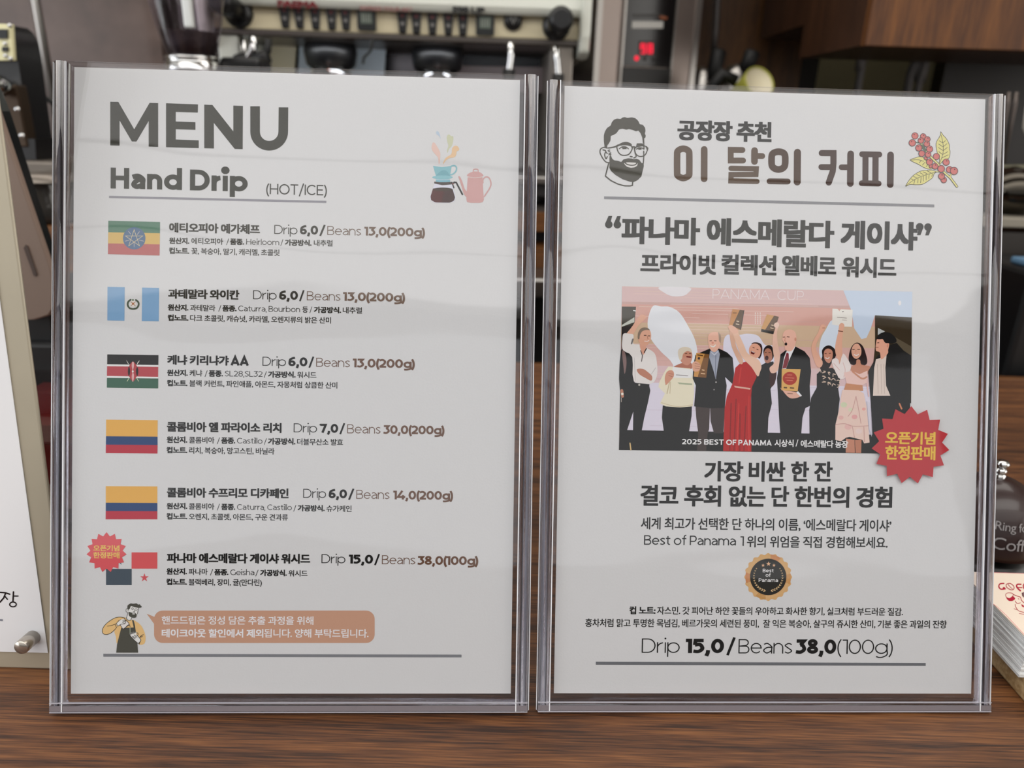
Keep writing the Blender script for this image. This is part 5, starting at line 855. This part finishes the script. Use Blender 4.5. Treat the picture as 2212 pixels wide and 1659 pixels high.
# ------------------------------------------------------------------ grinder hopper, left of the espresso machine
c = on_y(408, 60, 1.14); sc = (on_y(500, 60, 1.14)-on_y(400, 60, 1.14)).x/100
gr = empty('coffee_grinder', Matrix.Translation((c.x, c.y, 0)), 'coffee grinder with smoky clear bean hopper beside the espresso machine', 'grinder')
def zz(y, Y=1.14): return on_y(408, y, Y).z
SMK = clear('smoky_plastic', (214, 206, 214), rough=.05)
R0, R1 = 76*sc, 50*sc
kidm(MB().lathe([(R0*1.25, zz(-120)), (R0*1.12, zz(-40)), (R0, zz(0)), (R0*.86, zz(60)), (R1*1.05, zz(112)), (R1, zz(122))], 40), 'hopper', SMK, gr)
kidm(MB().lathe([(0, zz(68)), (R0*.80, zz(70)), (R1*1.0, zz(112)), (R1*.93, zz(122)), (0, zz(122))], 36), 'coffee_beans', mat('coffee_bean_fill', (34, 20, 18), .5, bump=.8, bscale=160), gr)
kidm(MB().lathe([(0, zz(121)), (R1*1.08, zz(122)), (R1*1.12, zz(128)), (R1*1.02, zz(131)), (R1*1.15, zz(136)), (R1*1.15, zz(150)), (R1*1.2, zz(156)), (0, zz(156))], 40), 'collar', CHROME, gr)
kidm(MB().lathe([(0, zw), (R1*1.5, zw), (R1*1.5, zz(200)), (R1*1.15, zz(156)), (0, zz(156))], 40), 'grinder_body', BLACKP, gr)
kidm(MB().box((.03, .02, zz(165)), (.09, .08, zz(118))), 'adjuster', BLACKP, gr, bevel=.006)
kidm(MB().box((.022, -.07, zz(72)), (.034, -.058, zz(-120))), 'hopper_highlight', mat('pale_highlight', (225, 228, 228), .3), gr, bevel=.003)  # pale bar painting the white vertical highlight on the hopper

# ------------------------------------------------------------------ back wall cladding and cupboards
def slab(name, pts, Y, th, m, parent=None, bevel=0, label=None, cat=None, kind=None):
    fr = Frame(0, Y, 0); o = MB().prism(local_poly(fr, pts), 'y', 0, th).build(name, m, parent, bevel=bevel)
    if parent is None:
        o.location = (0, Y, 0); tag(o, label, cat, kind=kind)
    else: o.location = (0, Y, 0)
    return o
def vbox(name, px0, px1, ytop, ybot, Y, th, m, label=None, cat=None, z0=None, z1=None, bevel=0, parent=None, kind=None, yref=100):
    """upright board whose left and right edges pass the given places at height yref"""
    x0 = on_y(px0, yref, Y).x; x1 = on_y(px1, yref, Y).x
    za = z0 if z0 is not None else on_y((px0+px1)/2, ybot, Y).z; zb_ = z1 if z1 is not None else on_y((px0+px1)/2, ytop, Y).z
    o = MB().box((x0, Y, za), (x1, Y+th, zb_)).build(name, m, parent, bevel=bevel); tag(o, label, cat, kind=kind); return o
W_MAUVE = wood('mauve_laminate', (74, 54, 44), (86, 64, 54), (98, 76, 66), (1.2, 1.2, 1.2), .32)
W_PAN = wood('brown_panel', (60, 36, 14), (80, 50, 22), (100, 66, 32), (30, 30, 2), .4)
W_CUP = wood('cupboard_walnut', (70, 36, 8), (92, 52, 16), (116, 70, 26), (26, 26, 1.6), .6)
W_RED = wood('red_brown_panel', (48, 26, 14), (58, 34, 20), (70, 42, 26), (20, 20, 2), .4)
vbox('trim_1', -700, 349, 0, 0, 2.0, .02, W_MAUVE, z0=0, z1=2.66, kind='structure')
vbox('trim_2', 349, 1300, 0, 0, 2.05, .02, mat('dark_wall', (40, 34, 30), .6), z0=0, z1=2.66, kind='structure')
vbox('tall_panel', 1500, 1737, 0, 0, 1.98, .02, W_PAN, 'tall brown wood panel behind the water boiler', 'panel', z0=0, z1=2.6)
vbox('tall_panel_side', 1736, 1775, 0, 0, 2.03, .02, mat('dark_gap', (22, 15, 10), .7), 'dark recess strip beside the tall brown panel', 'panel', z0=0, z1=2.6).name = 'recess_panel'
cb = vbox('small_cupboard', 1736, 1900, -60, 53, 1.62, .30, W_RED, 'red-brown wall cupboard set back behind the larger walnut one', 'cupboard', z1=2.2)
cb.name = 'cupboard'
x0 = on_y(1872, 80, 1.3).x; z0 = on_y(2030, 103, 1.3).z
cb = empty('cupboard', Matrix.Translation((x0, 1.3, z0)) @ Matrix.Rotation(.03, 4, 'Z'), 'large walnut wall cupboard with plain bottom edge', 'cupboard')
kidm(MB().box((0, 0, 0), (.9, .018, .7)), 'door', W_CUP, cb, bevel=.001); kidm(MB().box((0.002, .02, .002), (.9, .28, .7)), 'carcass', W_RED, cb)
vbox('side_cupboard', 2052, 2700, 0, 0, 1.86, .05, mat('maroon_black', (22, 10, 8), .45), 'dark maroon cupboard side by the hanging utensils', 'cupboard', z0=zw, z1=2.2)
for pts, Y, r, lab in (([(1872, 40), (1868, 110), (1862, 140), (1856, 175), (1848, 230)], 1.85, .0085, 'grey braided hose hanging nearest the tall wood panel'), ([(1998, 70), (1984, 120), (1966, 160), (1958, 230)], 1.9, .010, 'smooth grey hose of the close pair below the walnut cupboard'), ([(2014, 70), (2002, 120), (1990, 160), (1976, 230)], 1.85, .0075, 'braided grey hose of the close pair below the walnut cupboard')):
    mb = MB(); mb.tube(catmull([tuple(Vector((0, 0, 1.25))+on_y(*pts[0], Y)-Vector((0, 0, 0)))]+[tuple(on_y(x, y, Y)) for x, y in pts], False, 6), r, 12); o = mb.build('hose', mat('hose_grey', (112, 108, 108), .35, .6, bump=.6, bscale=500)); tag(o, lab, 'hose', 'hoses below the cupboard')
mb = MB(); q0 = on_y(76, 0, 1.75); mb.tube([(q0.x, q0.y, q0.z+.4), (q0.x, q0.y, q0.z-.02), (q0.x+.002, q0.y, 1.1)], .009, 12)
o = mb.build('metal_rod', STEEL); tag(o, 'thin shiny metal rod hanging against the brown wall', 'rod')
mb = MB(); mb.tube([tuple(on_y(x, y, 1.9)) for x, y in ((1580, -800), (1552, -40), (1549, 30), (1546, 70), (1542, 110))], .007, 10); o = mb.build('hose', mat('hose_grey')); tag(o, 'short grey hose hanging in front of the tall wood panel', 'hose')

# ------------------------------------------------------------------ water boiler with red display
a = on_y(1284, 100, 1.62); b = on_y(1506, 100, 1.68); fb = Frame(a.x, a.y, 0, math.atan2(b.y-a.y, b.x-a.x)); Lb = (Vector((b.x, b.y))-Vector((a.x, a.y))).length
wb = empty('water_boiler', fb.M, 'stainless hot water boiler with glowing red display', 'boiler')
kidm(MB().box((0, 0, zw), (Lb, .26, 1.95)), 'steel_body', mat('boiler_steel', (150, 138, 132), .3, .9, bump=.02, bscale=60, aniso=True), wb, bevel=.004)
c0 = fb.at(1345, 90).x; c1 = fb.at(1450, 90).x; zs = fb.at(1400, 145).z
pn = kidm(MB().box((c0, -.006, zs), (c1, .0, 1.95)), 'control_panel', mat('gloss_black', (10, 8, 9), .12), wb, bevel=.001)
kidm(MB().box((c0, -.012, zwt+.02), (c1, .0, zs-.002)), 'lower_panel', mat('satin_black', (20, 18, 18), .35), wb, bevel=.001)
for x_ in (c0-.004, c1): kidm(MB().box((x_, -.009, zwt+.02), (x_+.004, 0, 1.95)), 'panel_trim', STEEL, wb)
kidm(MB().box((0, -.004, zwt), (.012, 0, 1.95)), 'corner_trim', STEEL, wb); kidm(MB().box((Lb-.012, -.004, zwt), (Lb, 0, 1.95)), 'corner_trim', STEEL, wb)
def bpoly(pts, d, th, m, name, par): return kidm(MB().prism(local_poly(fb, pts, d), 'y', d, d+th), name, m, par)
bpoly([(1366, 46), (1433, 46), (1432, 61), (1365, 61)], -.0075, .0014, mat('white_label', (200, 198, 194), .5), 'white_label', pn)
bpoly([(1424, 33), (1442, 37), (1440, 42), (1426, 40)], -.0075, .0014, mat('orange_mark', (150, 84, 50), .5), 'orange_mark', pn)
mb = MB(); mb.tube([tuple((lambda q: (q.x, -.0072, q.z))(fb.at(1366+i*1.15, 33.5+3.2*math.sin(i*1.25)-(3 if i in (0, 1, 30) else 0), -.007))) for i in range(60)], .0005, 5); kidm(mb, 'script_mark', mat('dim_silver', (86, 82, 80), .5), pn)
bpoly([(1380, 88), (1413, 88), (1412, 120), (1379, 120)], -.0072, .001, mat('display_dark', (52, 30, 34), .3), 'display_window', pn)
LED = mat('red_led', (60, 0, 5), .4, emit=(255, 24, 60), es=1.3)
mb = MB()
def seg7(x, y, w, h, s):
    S = {'a': ((x, y), (x+w, y)), 'b': ((x+w, y), (x+w, y+h/2)), 'c': ((x+w, y+h/2), (x+w, y+h)), 'd': ((x, y+h), (x+w, y+h)), 'e': ((x, y+h/2), (x, y+h)), 'f': ((x, y), (x, y+h/2)), 'g': ((x, y+h/2), (x+w, y+h/2))}
    for k in s:
        (ax, ay), (bx_, by_) = S[k]; p0 = fb.at(ax, ay, -.0078); p1 = fb.at(bx_, by_, -.0078); r = .0011
        mb.box((min(p0.x, p1.x)-r, -.0086, min(p0.z, p1.z)-r), (max(p0.x, p1.x)+r, -.0074, max(p0.z, p1.z)+r))
seg7(1385, 95.5, 8, 19, 'abcdfg'); seg7(1400.5, 95.5, 8, 19, 'abcdefg'); kidm(mb, 'red_digits', LED, pn)
for x, m in ((1375.5, LED), (1393, mat('dim_button', (58, 56, 56), .4)), (1411.5, mat('dim_button'))): q = fb.at(x, 125.5, -.007); kidm(MB().lathe([(0, -.0085), (.0042, -.008), (.0048, -.006)], 16, (q.x, 0, q.z), 'y'), 'touch_button', m, pn)

# ------------------------------------------------------------------ steel pitchers, portafilters and cup right of the boiler
def pitcher(cx_, ytop, ybase, Y, w, lab, hpts):
    c = on_y(cx_, ytop, Y); s = (on_y(cx_+100, ytop, Y)-c).x/100; z1 = c.z; z0 = zw; r = w*s/2
    t = empty('steel_pitcher', Matrix.Translation((c.x, Y, 0)), lab, 'pitcher', 'steel pitchers on the back counter')
    kidm(MB().lathe([(0, z0), (r*1.05, z0), (r*1.15, z0+.02), (r*1.1, z1-.06), (r*.95, z1-.02), (r*.7, z1-.006), (0, z1)], 30), 'body', STEEL, t)
    P = [on_y(x, y, Y-.02) for x, y in hpts]; mb = MB(); mb.tube([(p.x-c.x, p.y-Y, p.z) for p in P], [.013, .016, .017, .012][:len(P)], 14); kidm(mb, 'handle', RUB, t)
pitcher(1519, 143, 200, 1.74, 54, 'steel portafilter jug with a broad black handle by the water boiler', [(1536, 175), (1545, 145), (1552, 112), (1554, 106)])
pitcher(1594, 136, 200, 1.72, 56, 'steel portafilter jug between its twin and the cream cup', [(1606, 150), (1618, 132), (1625, 114), (1627, 109)])
mb = MB(); mb.tube([tuple(on_y(x, y, 1.55)) for x, y in ((1530, 200), (1560, 160), (1590, 175))], .012, 12); o = mb.build('tool_handle', RUB); tag(o, 'black tool handle lying between the two steel jugs', 'tool')
c = on_y(1640, 178, 1.5); t = empty('paper_cup', Matrix.Translation(c) @ Matrix.Rotation(.35, 4, 'Z') @ Matrix.Rotation(-.5, 4, 'X'), 'cream cup lying on its side with yellow-green wall', 'cup')
kidm(MB().lathe([(.030, 0), (.0315, -.003), (.0325, 0), (.031, .01), (.024, .09), (0, .09)], 30, axis='y'), 'cup_wall', mat('lime_cup', (170, 168, 70), .5), t); kidm(MB().lathe([(0, .004), (.029, .002), (.0295, 0)], 30, axis='y'), 'cup_inside', mat('cream_cup', (226, 216, 186), .5), t)
st_ = MB().box((c.x-.09, 1.42, zw), (c.x+.12, 1.56, c.z-.08)).build('storage_box', mat('dark_box', (40, 34, 30), .6), bevel=.004); tag(st_, 'dark storage box under the cream cup', 'box')

# ------------------------------------------------------------------ far right: utensils, jar, kettle, shelf
for i, (x0, y0, x1, y1) in enumerate(((2180, 199, 2148, 400), (2196, 199, 2160, 400))):
    mb = MB(); a = on_y(x0, y0, 1.15); b = on_y(x1, y1, 1.15); m_ = a.lerp(b, .3); mb.tube([a, a.lerp(b, .12), m_, b], [.003, .004, .003, .002], 8)
    o = mb.build('utensil', mat('utensil_steel', (96, 88, 84), .35, .8)); tag(o, ('thin steel utensil standing nearer the menu stand', 'thin steel utensil standing beside its twin, nearer the white cup')[i], 'utensil', 'steel utensils')
c = on_y(2240, 258, 1.1); o = MB().lathe([(0, -.024), (.008, -.024), (.015, -.012), (.018, .018), (.016, .018), (.013, -.010), (0, -.018)], 28).build('white_cup', mat('white_ceramic', (200, 196, 188), .25)); o.location = c; tag(o, 'white ceramic cup beside the hanging utensils', 'cup')
zsh = on_y(2190, 470, 1.0).z
sh = empty('side_shelf', Matrix.Translation((0, 0, 0)), 'pale metal side shelf with jar and kettle', 'shelf')
x0 = on_y(2120, 480, 1.0).x
kidm(MB().box((x0, 1.0, zsh-.014), (x0+.6, 1.5, zsh)), 'shelf_board', mat('pale_metal', (150, 144, 132), .4, .5), sh, bevel=.002)
kidm(MB().box((x0, 1.0, zsh-.10), (x0+.6, 1.02, zsh-.02)), 'shelf_apron', mat('dark_apron', (38, 32, 28), .5), sh)
for x_ in (x0+.03, x0+.55): kidm(MB().box((x_, 1.05, 0), (x_+.03, 1.08, zsh-.014)), 'shelf_leg', mat('dark_apron'), sh)
c = on_y(2185, 460, 1.12); r = .026; o = MB().lathe([(0, zsh), (r*1.3, zsh), (r*1.45, zsh+.01), (r*1.45, zsh+.05), (r*1.2, zsh+.062), (0, zsh+.064)], 30).build('jar', mat('olive_jar', (112, 110, 92), .4)); o.location = (c.x, c.y, 0); tag(o, 'squat grey-green jar on the side shelf', 'jar')
c = on_y(2212, 450, 1.02); o = MB().lathe([(0, zsh), (.03, zsh+.0), (.042, zsh+.02), (.04, zsh+.045), (.02, zsh+.06), (0, zsh+.064)], 30).build('kettle', mat('dark_chrome', (70, 66, 60), .1, 1)); o.location = (c.x, 1.06, 0); tag(o, 'small dark shiny kettle on the side shelf', 'kettle')
zc = on_y(2190, 583, .86).z
o = MB().box((x0-.02, .85, zc-.30), (x0+.4, .985, zc)).build('black_appliance', mat('appliance_black', (12, 12, 14), .4), bevel=.006); tag(o, 'black appliance standing below the side shelf', 'appliance')
c = on_y(2222, 567, .90); o = MB().prism(rrect(-.016, 0, .03, .008, .003), 'y', 0, .03).build('sponge', mat('blue_sponge', (84, 118, 146), .7), bevel=.002); o.location = (c.x, .88, zc+.0004); tag(o, 'blue sponge on top of the black appliance', 'sponge')

# ------------------------------------------------------------------ left: black grinder with pale switch plate
Yg = .92; fg = Frame(0, Yg, 0)
bg = empty('black_dispenser', fg.M, 'black dispenser with rounded top and pale switch plate', 'machine')
def gp(pts, d, th, m, name, par=bg, **k): return kidm(MB().prism(local_poly(fg, pts, d), 'y', d, d+th), name, m, par, **k)
gp(catmull([(-130, 49), (-8, 50), (10, 55), (24, 70), (34, 98), (42, 150)], False, 4)+[(50, 202), (64, 300), (-120, 300), (-130, 200)], .0, .045, mat('satin_body', (22, 21, 23), .35), 'body', bevel=.004)
gp([(-80, 205), (34, 182), (44, 230), (60, 318), (-70, 318)], -.012, .02, mat('bronze_front', (70, 56, 44), .35, .6), 'front_cover', bevel=.002)
gp([(50, 300), (75, 300), (78, 345), (38, 345), (44, 312)], -.01, .06, mat('satin_body'), 'base_block')
sp = gp([(-60, 50), (24, 52), (29, 131), (-56, 131)], -.006, .006, mat('switch_plate', (242, 236, 190), .4), 'switch_plate', bevel=.001)
for x, y, w, h in ((5, 73, 10, 10), (10, 106, 6, 5)): gp([(x-w, y-h), (x+w, y-h), (x+w, y+h), (x-w, y+h)], -.0085, .003, BLACKP, 'switch', sp)
for x, y in ((11, 94), (12, 120), (21, 55), (23, 126)): q = fg.at(x, y, -.007); kidm(MB().lathe([(0, -.009), (.002, -.0085), (.0024, -.006)], 12, (q.x, 0, q.z), 'y'), 'screw', CHROME, sp)
q = fg.at(12, 186, -.012); kidm(MB().lathe([(0, -.05), (.008, -.048), (.012, -.04), (.012, -.02), (.007, -.012), (.007, 0)], 20, (q.x, 0, q.z), 'y'), 'tap_knob', CHROME, bg)
for x, y in ((37, 236), (47, 293)): q = fg.at(x, y, -.012); kidm(MB().lathe([(0, -.0145), (.003, -.0135), (.0035, -.011)], 12, (q.x, 0, q.z), 'y'), 'rivet', CHROME, bg)
za = fg.at(80, 345).z; zb2 = fg.at(80, 382).z
kidm(MB().box((fg.at(30, 360).x, -.02, zb2), (fg.at(150, 360).x, .2, za)), 'drip_tray', mat('tray_grey', (120, 112, 104), .3, .5), bg, bevel=.004)
kidm(MB().box((fg.at(30, 360).x, .0, 0), (fg.at(140, 360).x, .18, zb2)), 'stand', mat('dark_stand', (34, 32, 32), .5), bg)
mb = MB(); mb.tube([tuple(on_y(x, y, 1.0)) for x, y in ((90, 203), (104, 216), (118, 226), (150, 232))], .003, 8); o = mb.build('cable', RUB); tag(o, 'thin dark cable leaving the black dispenser', 'cable')
# glass jar between dispenser and stand
c = on_y(92, 400, .868)
o = empty('glass_carafe', Matrix.Translation((c.x, .868, .0005)), 'dark glass carafe below the black dispenser tray', 'carafe'); zt_ = on_y(92, 385, .86).z; zb_ = on_y(92, 480, .86).z
kidm(MB().lathe([(.030, zt_), (.028, zt_-.01), (.035, zt_-.03), (.036, zb_+.01), (.032, zb_), (0, zb_)], 32), 'glass_body', mat('smoked_glass', (60, 58, 56), .08, .3), o); kidm(MB().lathe([(0, zt_+.006), (.034, zt_+.004), (.037, zt_-.004)], 32), 'lid', mat('tray_grey'), o)
zl = on_y(100, 484, .86).z; o = MB().box((c.x-.15, .83, zl-.05), (c.x+.12, .906, zb_)).build('wood_ledge', W_EDGE); tag(o, 'wooden ledge under the glass carafe', 'ledge')
o = MB().box((c.x-.3, .83, 0), (c.x+.14, .906, zl-.0505)).build('black_cabinet', mat('cab_black', (16, 16, 18), .5)); tag(o, 'black cabinet front below the wooden ledge', 'cabinet')

# ------------------------------------------------------------------ touchscreen terminal seen from behind
Yt = .56; ft = Frame(0, Yt, 0)
tm = empty('touchscreen_terminal', ft.M, 'beige touchscreen terminal tilted back with black screen edge', 'terminal')
cas = local_poly(ft, [(-60, 150), (-20, 200), (112, 588), (115, 625), (113, 668), (103, 683), (78, 691), (40, 692), (-40, 670)])
kidm(MB().prism(cas, 'y', 0, .006), 'casing', mat('beige_plastic', (150, 130, 118), .5, bump=.03, bscale=300), tm, bevel=.002, seg=3)
kidm(MB().prism(local_poly(ft, [(-60, 100), (-2, 240), (112, 586), (112, 625), (-60, 420)], .006), 'y', .006, .019), 'screen_edge', mat('gloss_screen', (20, 24, 26), .15), tm, bevel=.001)
kidm(MB().prism(local_poly(ft, [(51, 536), (55, 529), (59, 532), (79, 592), (78, 597), (73, 596)], -.0008), 'y', -.0008, .002), 'slot', mat('slot_dark', (92, 78, 72), .7), tm)
kidm(MB().prism(local_poly(ft, [(-30, 660), (106, 680), (112, 740), (-30, 745)], .01), 'y', .01, .06), 'stand_neck', mat('neck_black', (22, 22, 24), .5), tm)
q = ft.at(40, 742, .0); kidm(MB().box((q.x-.09, .0, CT-Frame(0, 0).o.z), (q.x+.03, .10, q.z)), 'stand_base', mat('neck_black'), tm, bevel=.003)

# ------------------------------------------------------------------ clear card box with red cards
xa = on_z(112, 1150, CT).x; yf = on_z(90, 1150, CT).y; yk = .60
xb = xa+.035; hb = .066
bxo = empty('card_box', Matrix.Translation((0, 0, 0)), 'clear plastic box of red cards behind the steel notice board', 'box')
BOXP = clear('box_plastic', (222, 214, 214), rough=.04)
X0, X1 = xb-.12, xb
for a_, b_ in (((X0, yf, CT), (X1, yf+.002, CT+hb)), ((X0, yk-.002, CT), (X1, yk, CT+hb)), ((X1-.002, yf, CT), (X1, yk, CT+hb)), ((X0, yf, CT), (X0+.002, yk, CT+hb)), ((X0, yf, CT+hb), (X1, yk, CT+hb+.002))): kidm(MB().box(a_, b_), 'box_wall' if b_[2]-a_[2] > .01 else 'box_lid', BOXP, bxo)
RC = mat('red_card', (176, 62, 62), .5); WC = mat('white_card', (206, 198, 192), .6)
n = 44; ys = yf+.05; dy = (yk-.03-ys)/n
crd = MB().box((X0+.006, 0, 0), (X1-.006, .0022, hb-.010))
c0_ = None
for k in range(n):
    if c0_ is None: o = crd.build('red_card', RC, bevel=0); c0_ = o
    else: o = c0_.copy(); COL.objects.link(o)
    o.location = (0, ys+dy*k, CT+.001); o.rotation_euler = (-.0, 0, 0); tag(o, 'red card standing on edge in the clear box', 'card', 'red cards in the clear box')
o = MB().box((X0+.01, yf+.012, CT+.001), (X1-.008, yf+.045, CT+.012)).build('white_card', WC); tag(o, 'white leaflet stack lying at the front of the clear card box', 'leaflet')

# ------------------------------------------------------------------ steel notice board with pinned sheet
B0 = on_z(154, 1447, CT)                         # right foot of the board
best = None
for i in range(0, 300):                          # lean that makes its upright edge pass the seen place
    th = math.radians(i*.1); 
    d = CAMR.transposed() @ (Vector((B0.x, B0.y+.40*math.sin(th), CT+.40*math.cos(th)))-CAM)
    sx, sy = CX+F_PX*d.x/-d.z, CY-F_PX*d.y/-d.z
    ex = 12-(380-sy)*.125
    if best is None or abs(sx-ex) < best[0]: best = (abs(sx-ex), th)
TH = best[1]
MBd = Matrix.Translation(B0) @ Matrix.Rotation(math.pi/2-TH, 4, 'X')   # x right, y up the board, z towards the viewer
nb = empty('notice_board', MBd, 'brushed steel board leaning beside the menu stand', 'board')
BST = mat('board_steel', (184, 175, 156), .42, .35, bump=.05, bscale=30, var=.06)
kidm(MB().box((-.30, 0, -.002), (0, .46, 0)), 'plate', BST, nb, bevel=.0008)
SB = Sheet(MBd)
tl = SB.px(-2, 590); br = SB.px(105, 1409); ta = SB.px(0, 900)
o = MB().box((-.26, br[1], .0002), (br[0], .36, .0006)).build('notice_sheet', mat('notice_paper', (232, 232, 236), .7), M=MBd); tag(o, 'white notice sheet held to the steel board by a round magnet', 'paper')
p = Print(SB, 'handwriting', .0007, haze=.02); PC = (52, 40, 44)
p.stroke([(2, 1278), (14, 1279), (23, 1282)], 3, PC); p.stroke([(14, 1280), (10, 1290), (2, 1299)], 3.2, PC); p.stroke([(13, 1287), (18, 1293)], 2.6, PC); p.stroke([(31, 1277), (30, 1298)], 3.2, PC); p.stroke([(31, 1286), (41, 1286)], 2.6, PC); p.stroke(circle(30, 1304, 7.2, 5.2, 16), 2.6, PC, closed=True); p.poly([(-10, 1335.5), (8, 1336), (8, 1340), (-10, 1339)], (120, 122, 132))
p.done(o)
q = SB.px(74, 1374); mg = MB().lathe([(0, 0), (.0036, 0), (.0036, .009), (.0032, .0097), (0, .0097)], 28).build('magnet', mat('magnet_steel', (196, 188, 178), .25, .9)); mg.matrix_world = MBd @ Matrix.Translation((q[0], q[1], .0007)); tag(mg, 'small cylinder magnet pinning the notice sheet', 'magnet')

# ------------------------------------------------------------------ right: wooden tray, card stack, bell
P0 = on_z(2176, 1477, CT); xs = P0.x; fz = .012
tr = empty('wooden_tray', Matrix.Translation((xs, 0, CT)), 'pale wooden board carrying the stack of coffee cards', 'tray')
yfr = on_z(2212, 1515, CT).y-.012; ybk = .370
kidm(MB().box((0, .25, 0), (.24, ybk, fz)), 'board', wood('pale_wood', (150, 122, 84), (176, 150, 112), (196, 172, 134), (3, 30, 30), .5), tr, bevel=.0015)
zt1 = CT+fz; q = on_z(2200, 1464, zt1); xc = q.x; yc = q.y
# height of the stack: top edge passes (2143,1303)
zz_ = zt1
while on_z(2143, 1303, zz_).x > xc: zz_ += .0004
HS = zz_-zt1; yb_ = on_z(2150, 1237, zz_).y
NC = 38; th = HS/NC
CP = mat('card_edge_white', (226, 228, 230), .7); CF = mat('card_cream', (232, 216, 200), .6)
first = None
for k in range(NC-1):
    if first is None: o = MB().box((0, 0, 0), (.09, yb_-yc, th*.86)).build('coffee_card', CP); first = o
    else: o = first.copy(); COL.objects.link(o)
    o.location = (xc+random.uniform(-.0005, .0004), yc+random.uniform(-.0004, .0004), zt1+th*k); tag(o, 'white coffee card in the stack on the wooden board', 'card', 'stacked coffee cards')
o = MB().box((xc, yc, zz_-th), (xc+.09, yb_, zz_)).build('coffee_card', CF); tag(o, 'cream coffee card with dark red drawing on top of the stack', 'card')
class Flat(Sheet):
    def __init__(s, z): s.z = z; s.M = Matrix.Translation((0, 0, z))
    def px(s, x, y): q = on_z(x, y, s.z); return (q.x, q.y)
FS = Flat(zz_); RD = (148, 34, 52)
p = Print(FS, 'card_drawing', zz_+.00006, crop=(1990, 1200, 4.88), haze=0)
for q, w_ in (([(870, 295), (830, 300), (818, 330), (840, 355), (885, 352)], 13),): p.stroke(q, w_, RD, smooth=True)
p.disc(872, 345, 14, RD, 12); p.stroke(catmull([(905, 300), (940, 296), (975, 325), (975, 355), (945, 362), (905, 340), (895, 315)], True, 5), 8, RD, closed=True); p.stroke([(915, 305), (935, 330), (960, 352)], 6, RD, smooth=True)
p.stroke([(1050, 305), (1015, 305), (1005, 325), (1020, 350), (1045, 372)], 15, RD, smooth=True); p.stroke([(1020, 338), (1062, 340)], 9, RD); p.stroke([(1085, 300), (1075, 320), (1083, 350)], 12, RD)
p.stroke(catmull([(890, 415), (905, 397), (950, 396), (968, 410), (960, 435), (930, 455), (898, 440)], True, 4), 6, RD, closed=True); p.poly([(898, 440), (930, 450), (965, 430), (990, 455), (965, 478), (930, 480), (905, 462)], RD, True, 3); p.stroke([(968, 410), (1010, 428), (1045, 440), (1055, 470), (1083, 500)], 7, RD, smooth=True); p.stroke([(990, 480), (1010, 505), (1045, 500)], 6, RD, smooth=True); p.stroke([(990, 515), (1000, 550), (1030, 585), (1083, 600)], 6, RD, smooth=True); p.poly([(1055, 512), (1083, 530), (1083, 550), (1060, 535)], RD); p.poly([(1058, 395), (1083, 385), (1083, 445), (1065, 430)], (90, 60, 66))
p.stroke([(978, 562), (1012, 572)], 5, RD); p.stroke([(1032, 612), (1083, 620)], 5, RD); p.stroke([(1022, 455), (1030, 462)], 6, RD)
p.stroke([(745, 502), (800, 540), (900, 635), (1083, 830)], 4, (196, 110, 118)); p.stroke([(755, 180), (1083, 190)], 4, (196, 120, 126))
o.name = 'top_card'; p.done(o)
# bell
zb0 = CT; BY = .420; bc_ = on_y(2166, 1001, BY)
zk = on_y(2166, 1001, BY).z
bell = empty('service_bell', Matrix.Translation((bc_.x, BY, CT)), 'dark brown service bell lettered Ring for Coffee with silver button', 'bell')
S_ = (on_y(2290, 1100, BY)-on_y(2190, 1100, BY)).x/100
def zy(y): return on_y(2180, y, BY).z-CT
kx = on_y(2166, 1001, BY).x-bc_.x
kidm(MB().lathe([(0, 0), (104*S_, 0), (108*S_, .003), (108*S_, .007), (100*S_, .010), (96*S_, zy(1176)), (0, zy(1170))], 48), 'base', mat('bell_base', (12, 11, 12), .3), bell)
DM = mat('bell_brown', (44, 26, 26), .3, coat=.2)
prof = [(0, zy(1030)), (22*S_, zy(1032)), (52*S_, zy(1043)), (78*S_, zy(1062)), (96*S_, zy(1088)), (108*S_, zy(1120)), (113*S_, zy(1148)), (111*S_, zy(1158)), (0, zy(1158))]
kidm(MB().lathe(catmull(prof[:8], False, 4)+[prof[8]], 56), 'dome', DM, bell)
for nm, pr in (('button', [(0, zy(995)), (9*S_, zy(996)), (14.5*S_, zy(1001)), (12*S_, zy(1006)), (5*S_, zy(1008)), (4*S_, zy(1012)), (0, zy(1012))]), ('button_collar', [(0, zy(1010)), (9*S_, zy(1011)), (13*S_, zy(1016)), (11*S_, zy(1021)), (9*S_, zy(1023)), (12*S_, zy(1024)), (12*S_, zy(1040)), (0, zy(1040))])): kidm(MB().lathe(pr, 30), nm, CHROME, bell)
LT = mat('bell_letter', (150, 146, 148), .4)
def bell_text(txt, base, cap, a0, a1, Rr, tilt):
    v, f, x0, x1 = ko_mesh(txt); z0 = zy(base); k = (zy(base-cap)-z0)/.68; mb = MB(); V = []
    for p_ in v:
        a = a0+(a1-a0)*(p_[0]-x0)/(x1-x0); z = z0+p_[1]*k; r = Rr(z)+.0006; V.append((r*math.sin(a), -r*math.cos(a), z))
    mb.add(V, f); kidm(mb, 'lettering', LT, bell)
pp_ = [(r, z) for r, z in catmull(prof[:8], False, 8)]
def Rr(z):
    for (r0, z0), (r1, z1) in zip(pp_, pp_[1:]):
        if z1 <= z <= z0: t = (z0-z)/max(1e-9, z0-z1); return r0+(r1-r0)*t
    return pp_[-1][0]
bell_text('Ring for', 1097, 14, -.47, .24, Rr, 0); bell_text('Coffee', 1131, 21, -.46, .40, Rr, 0)
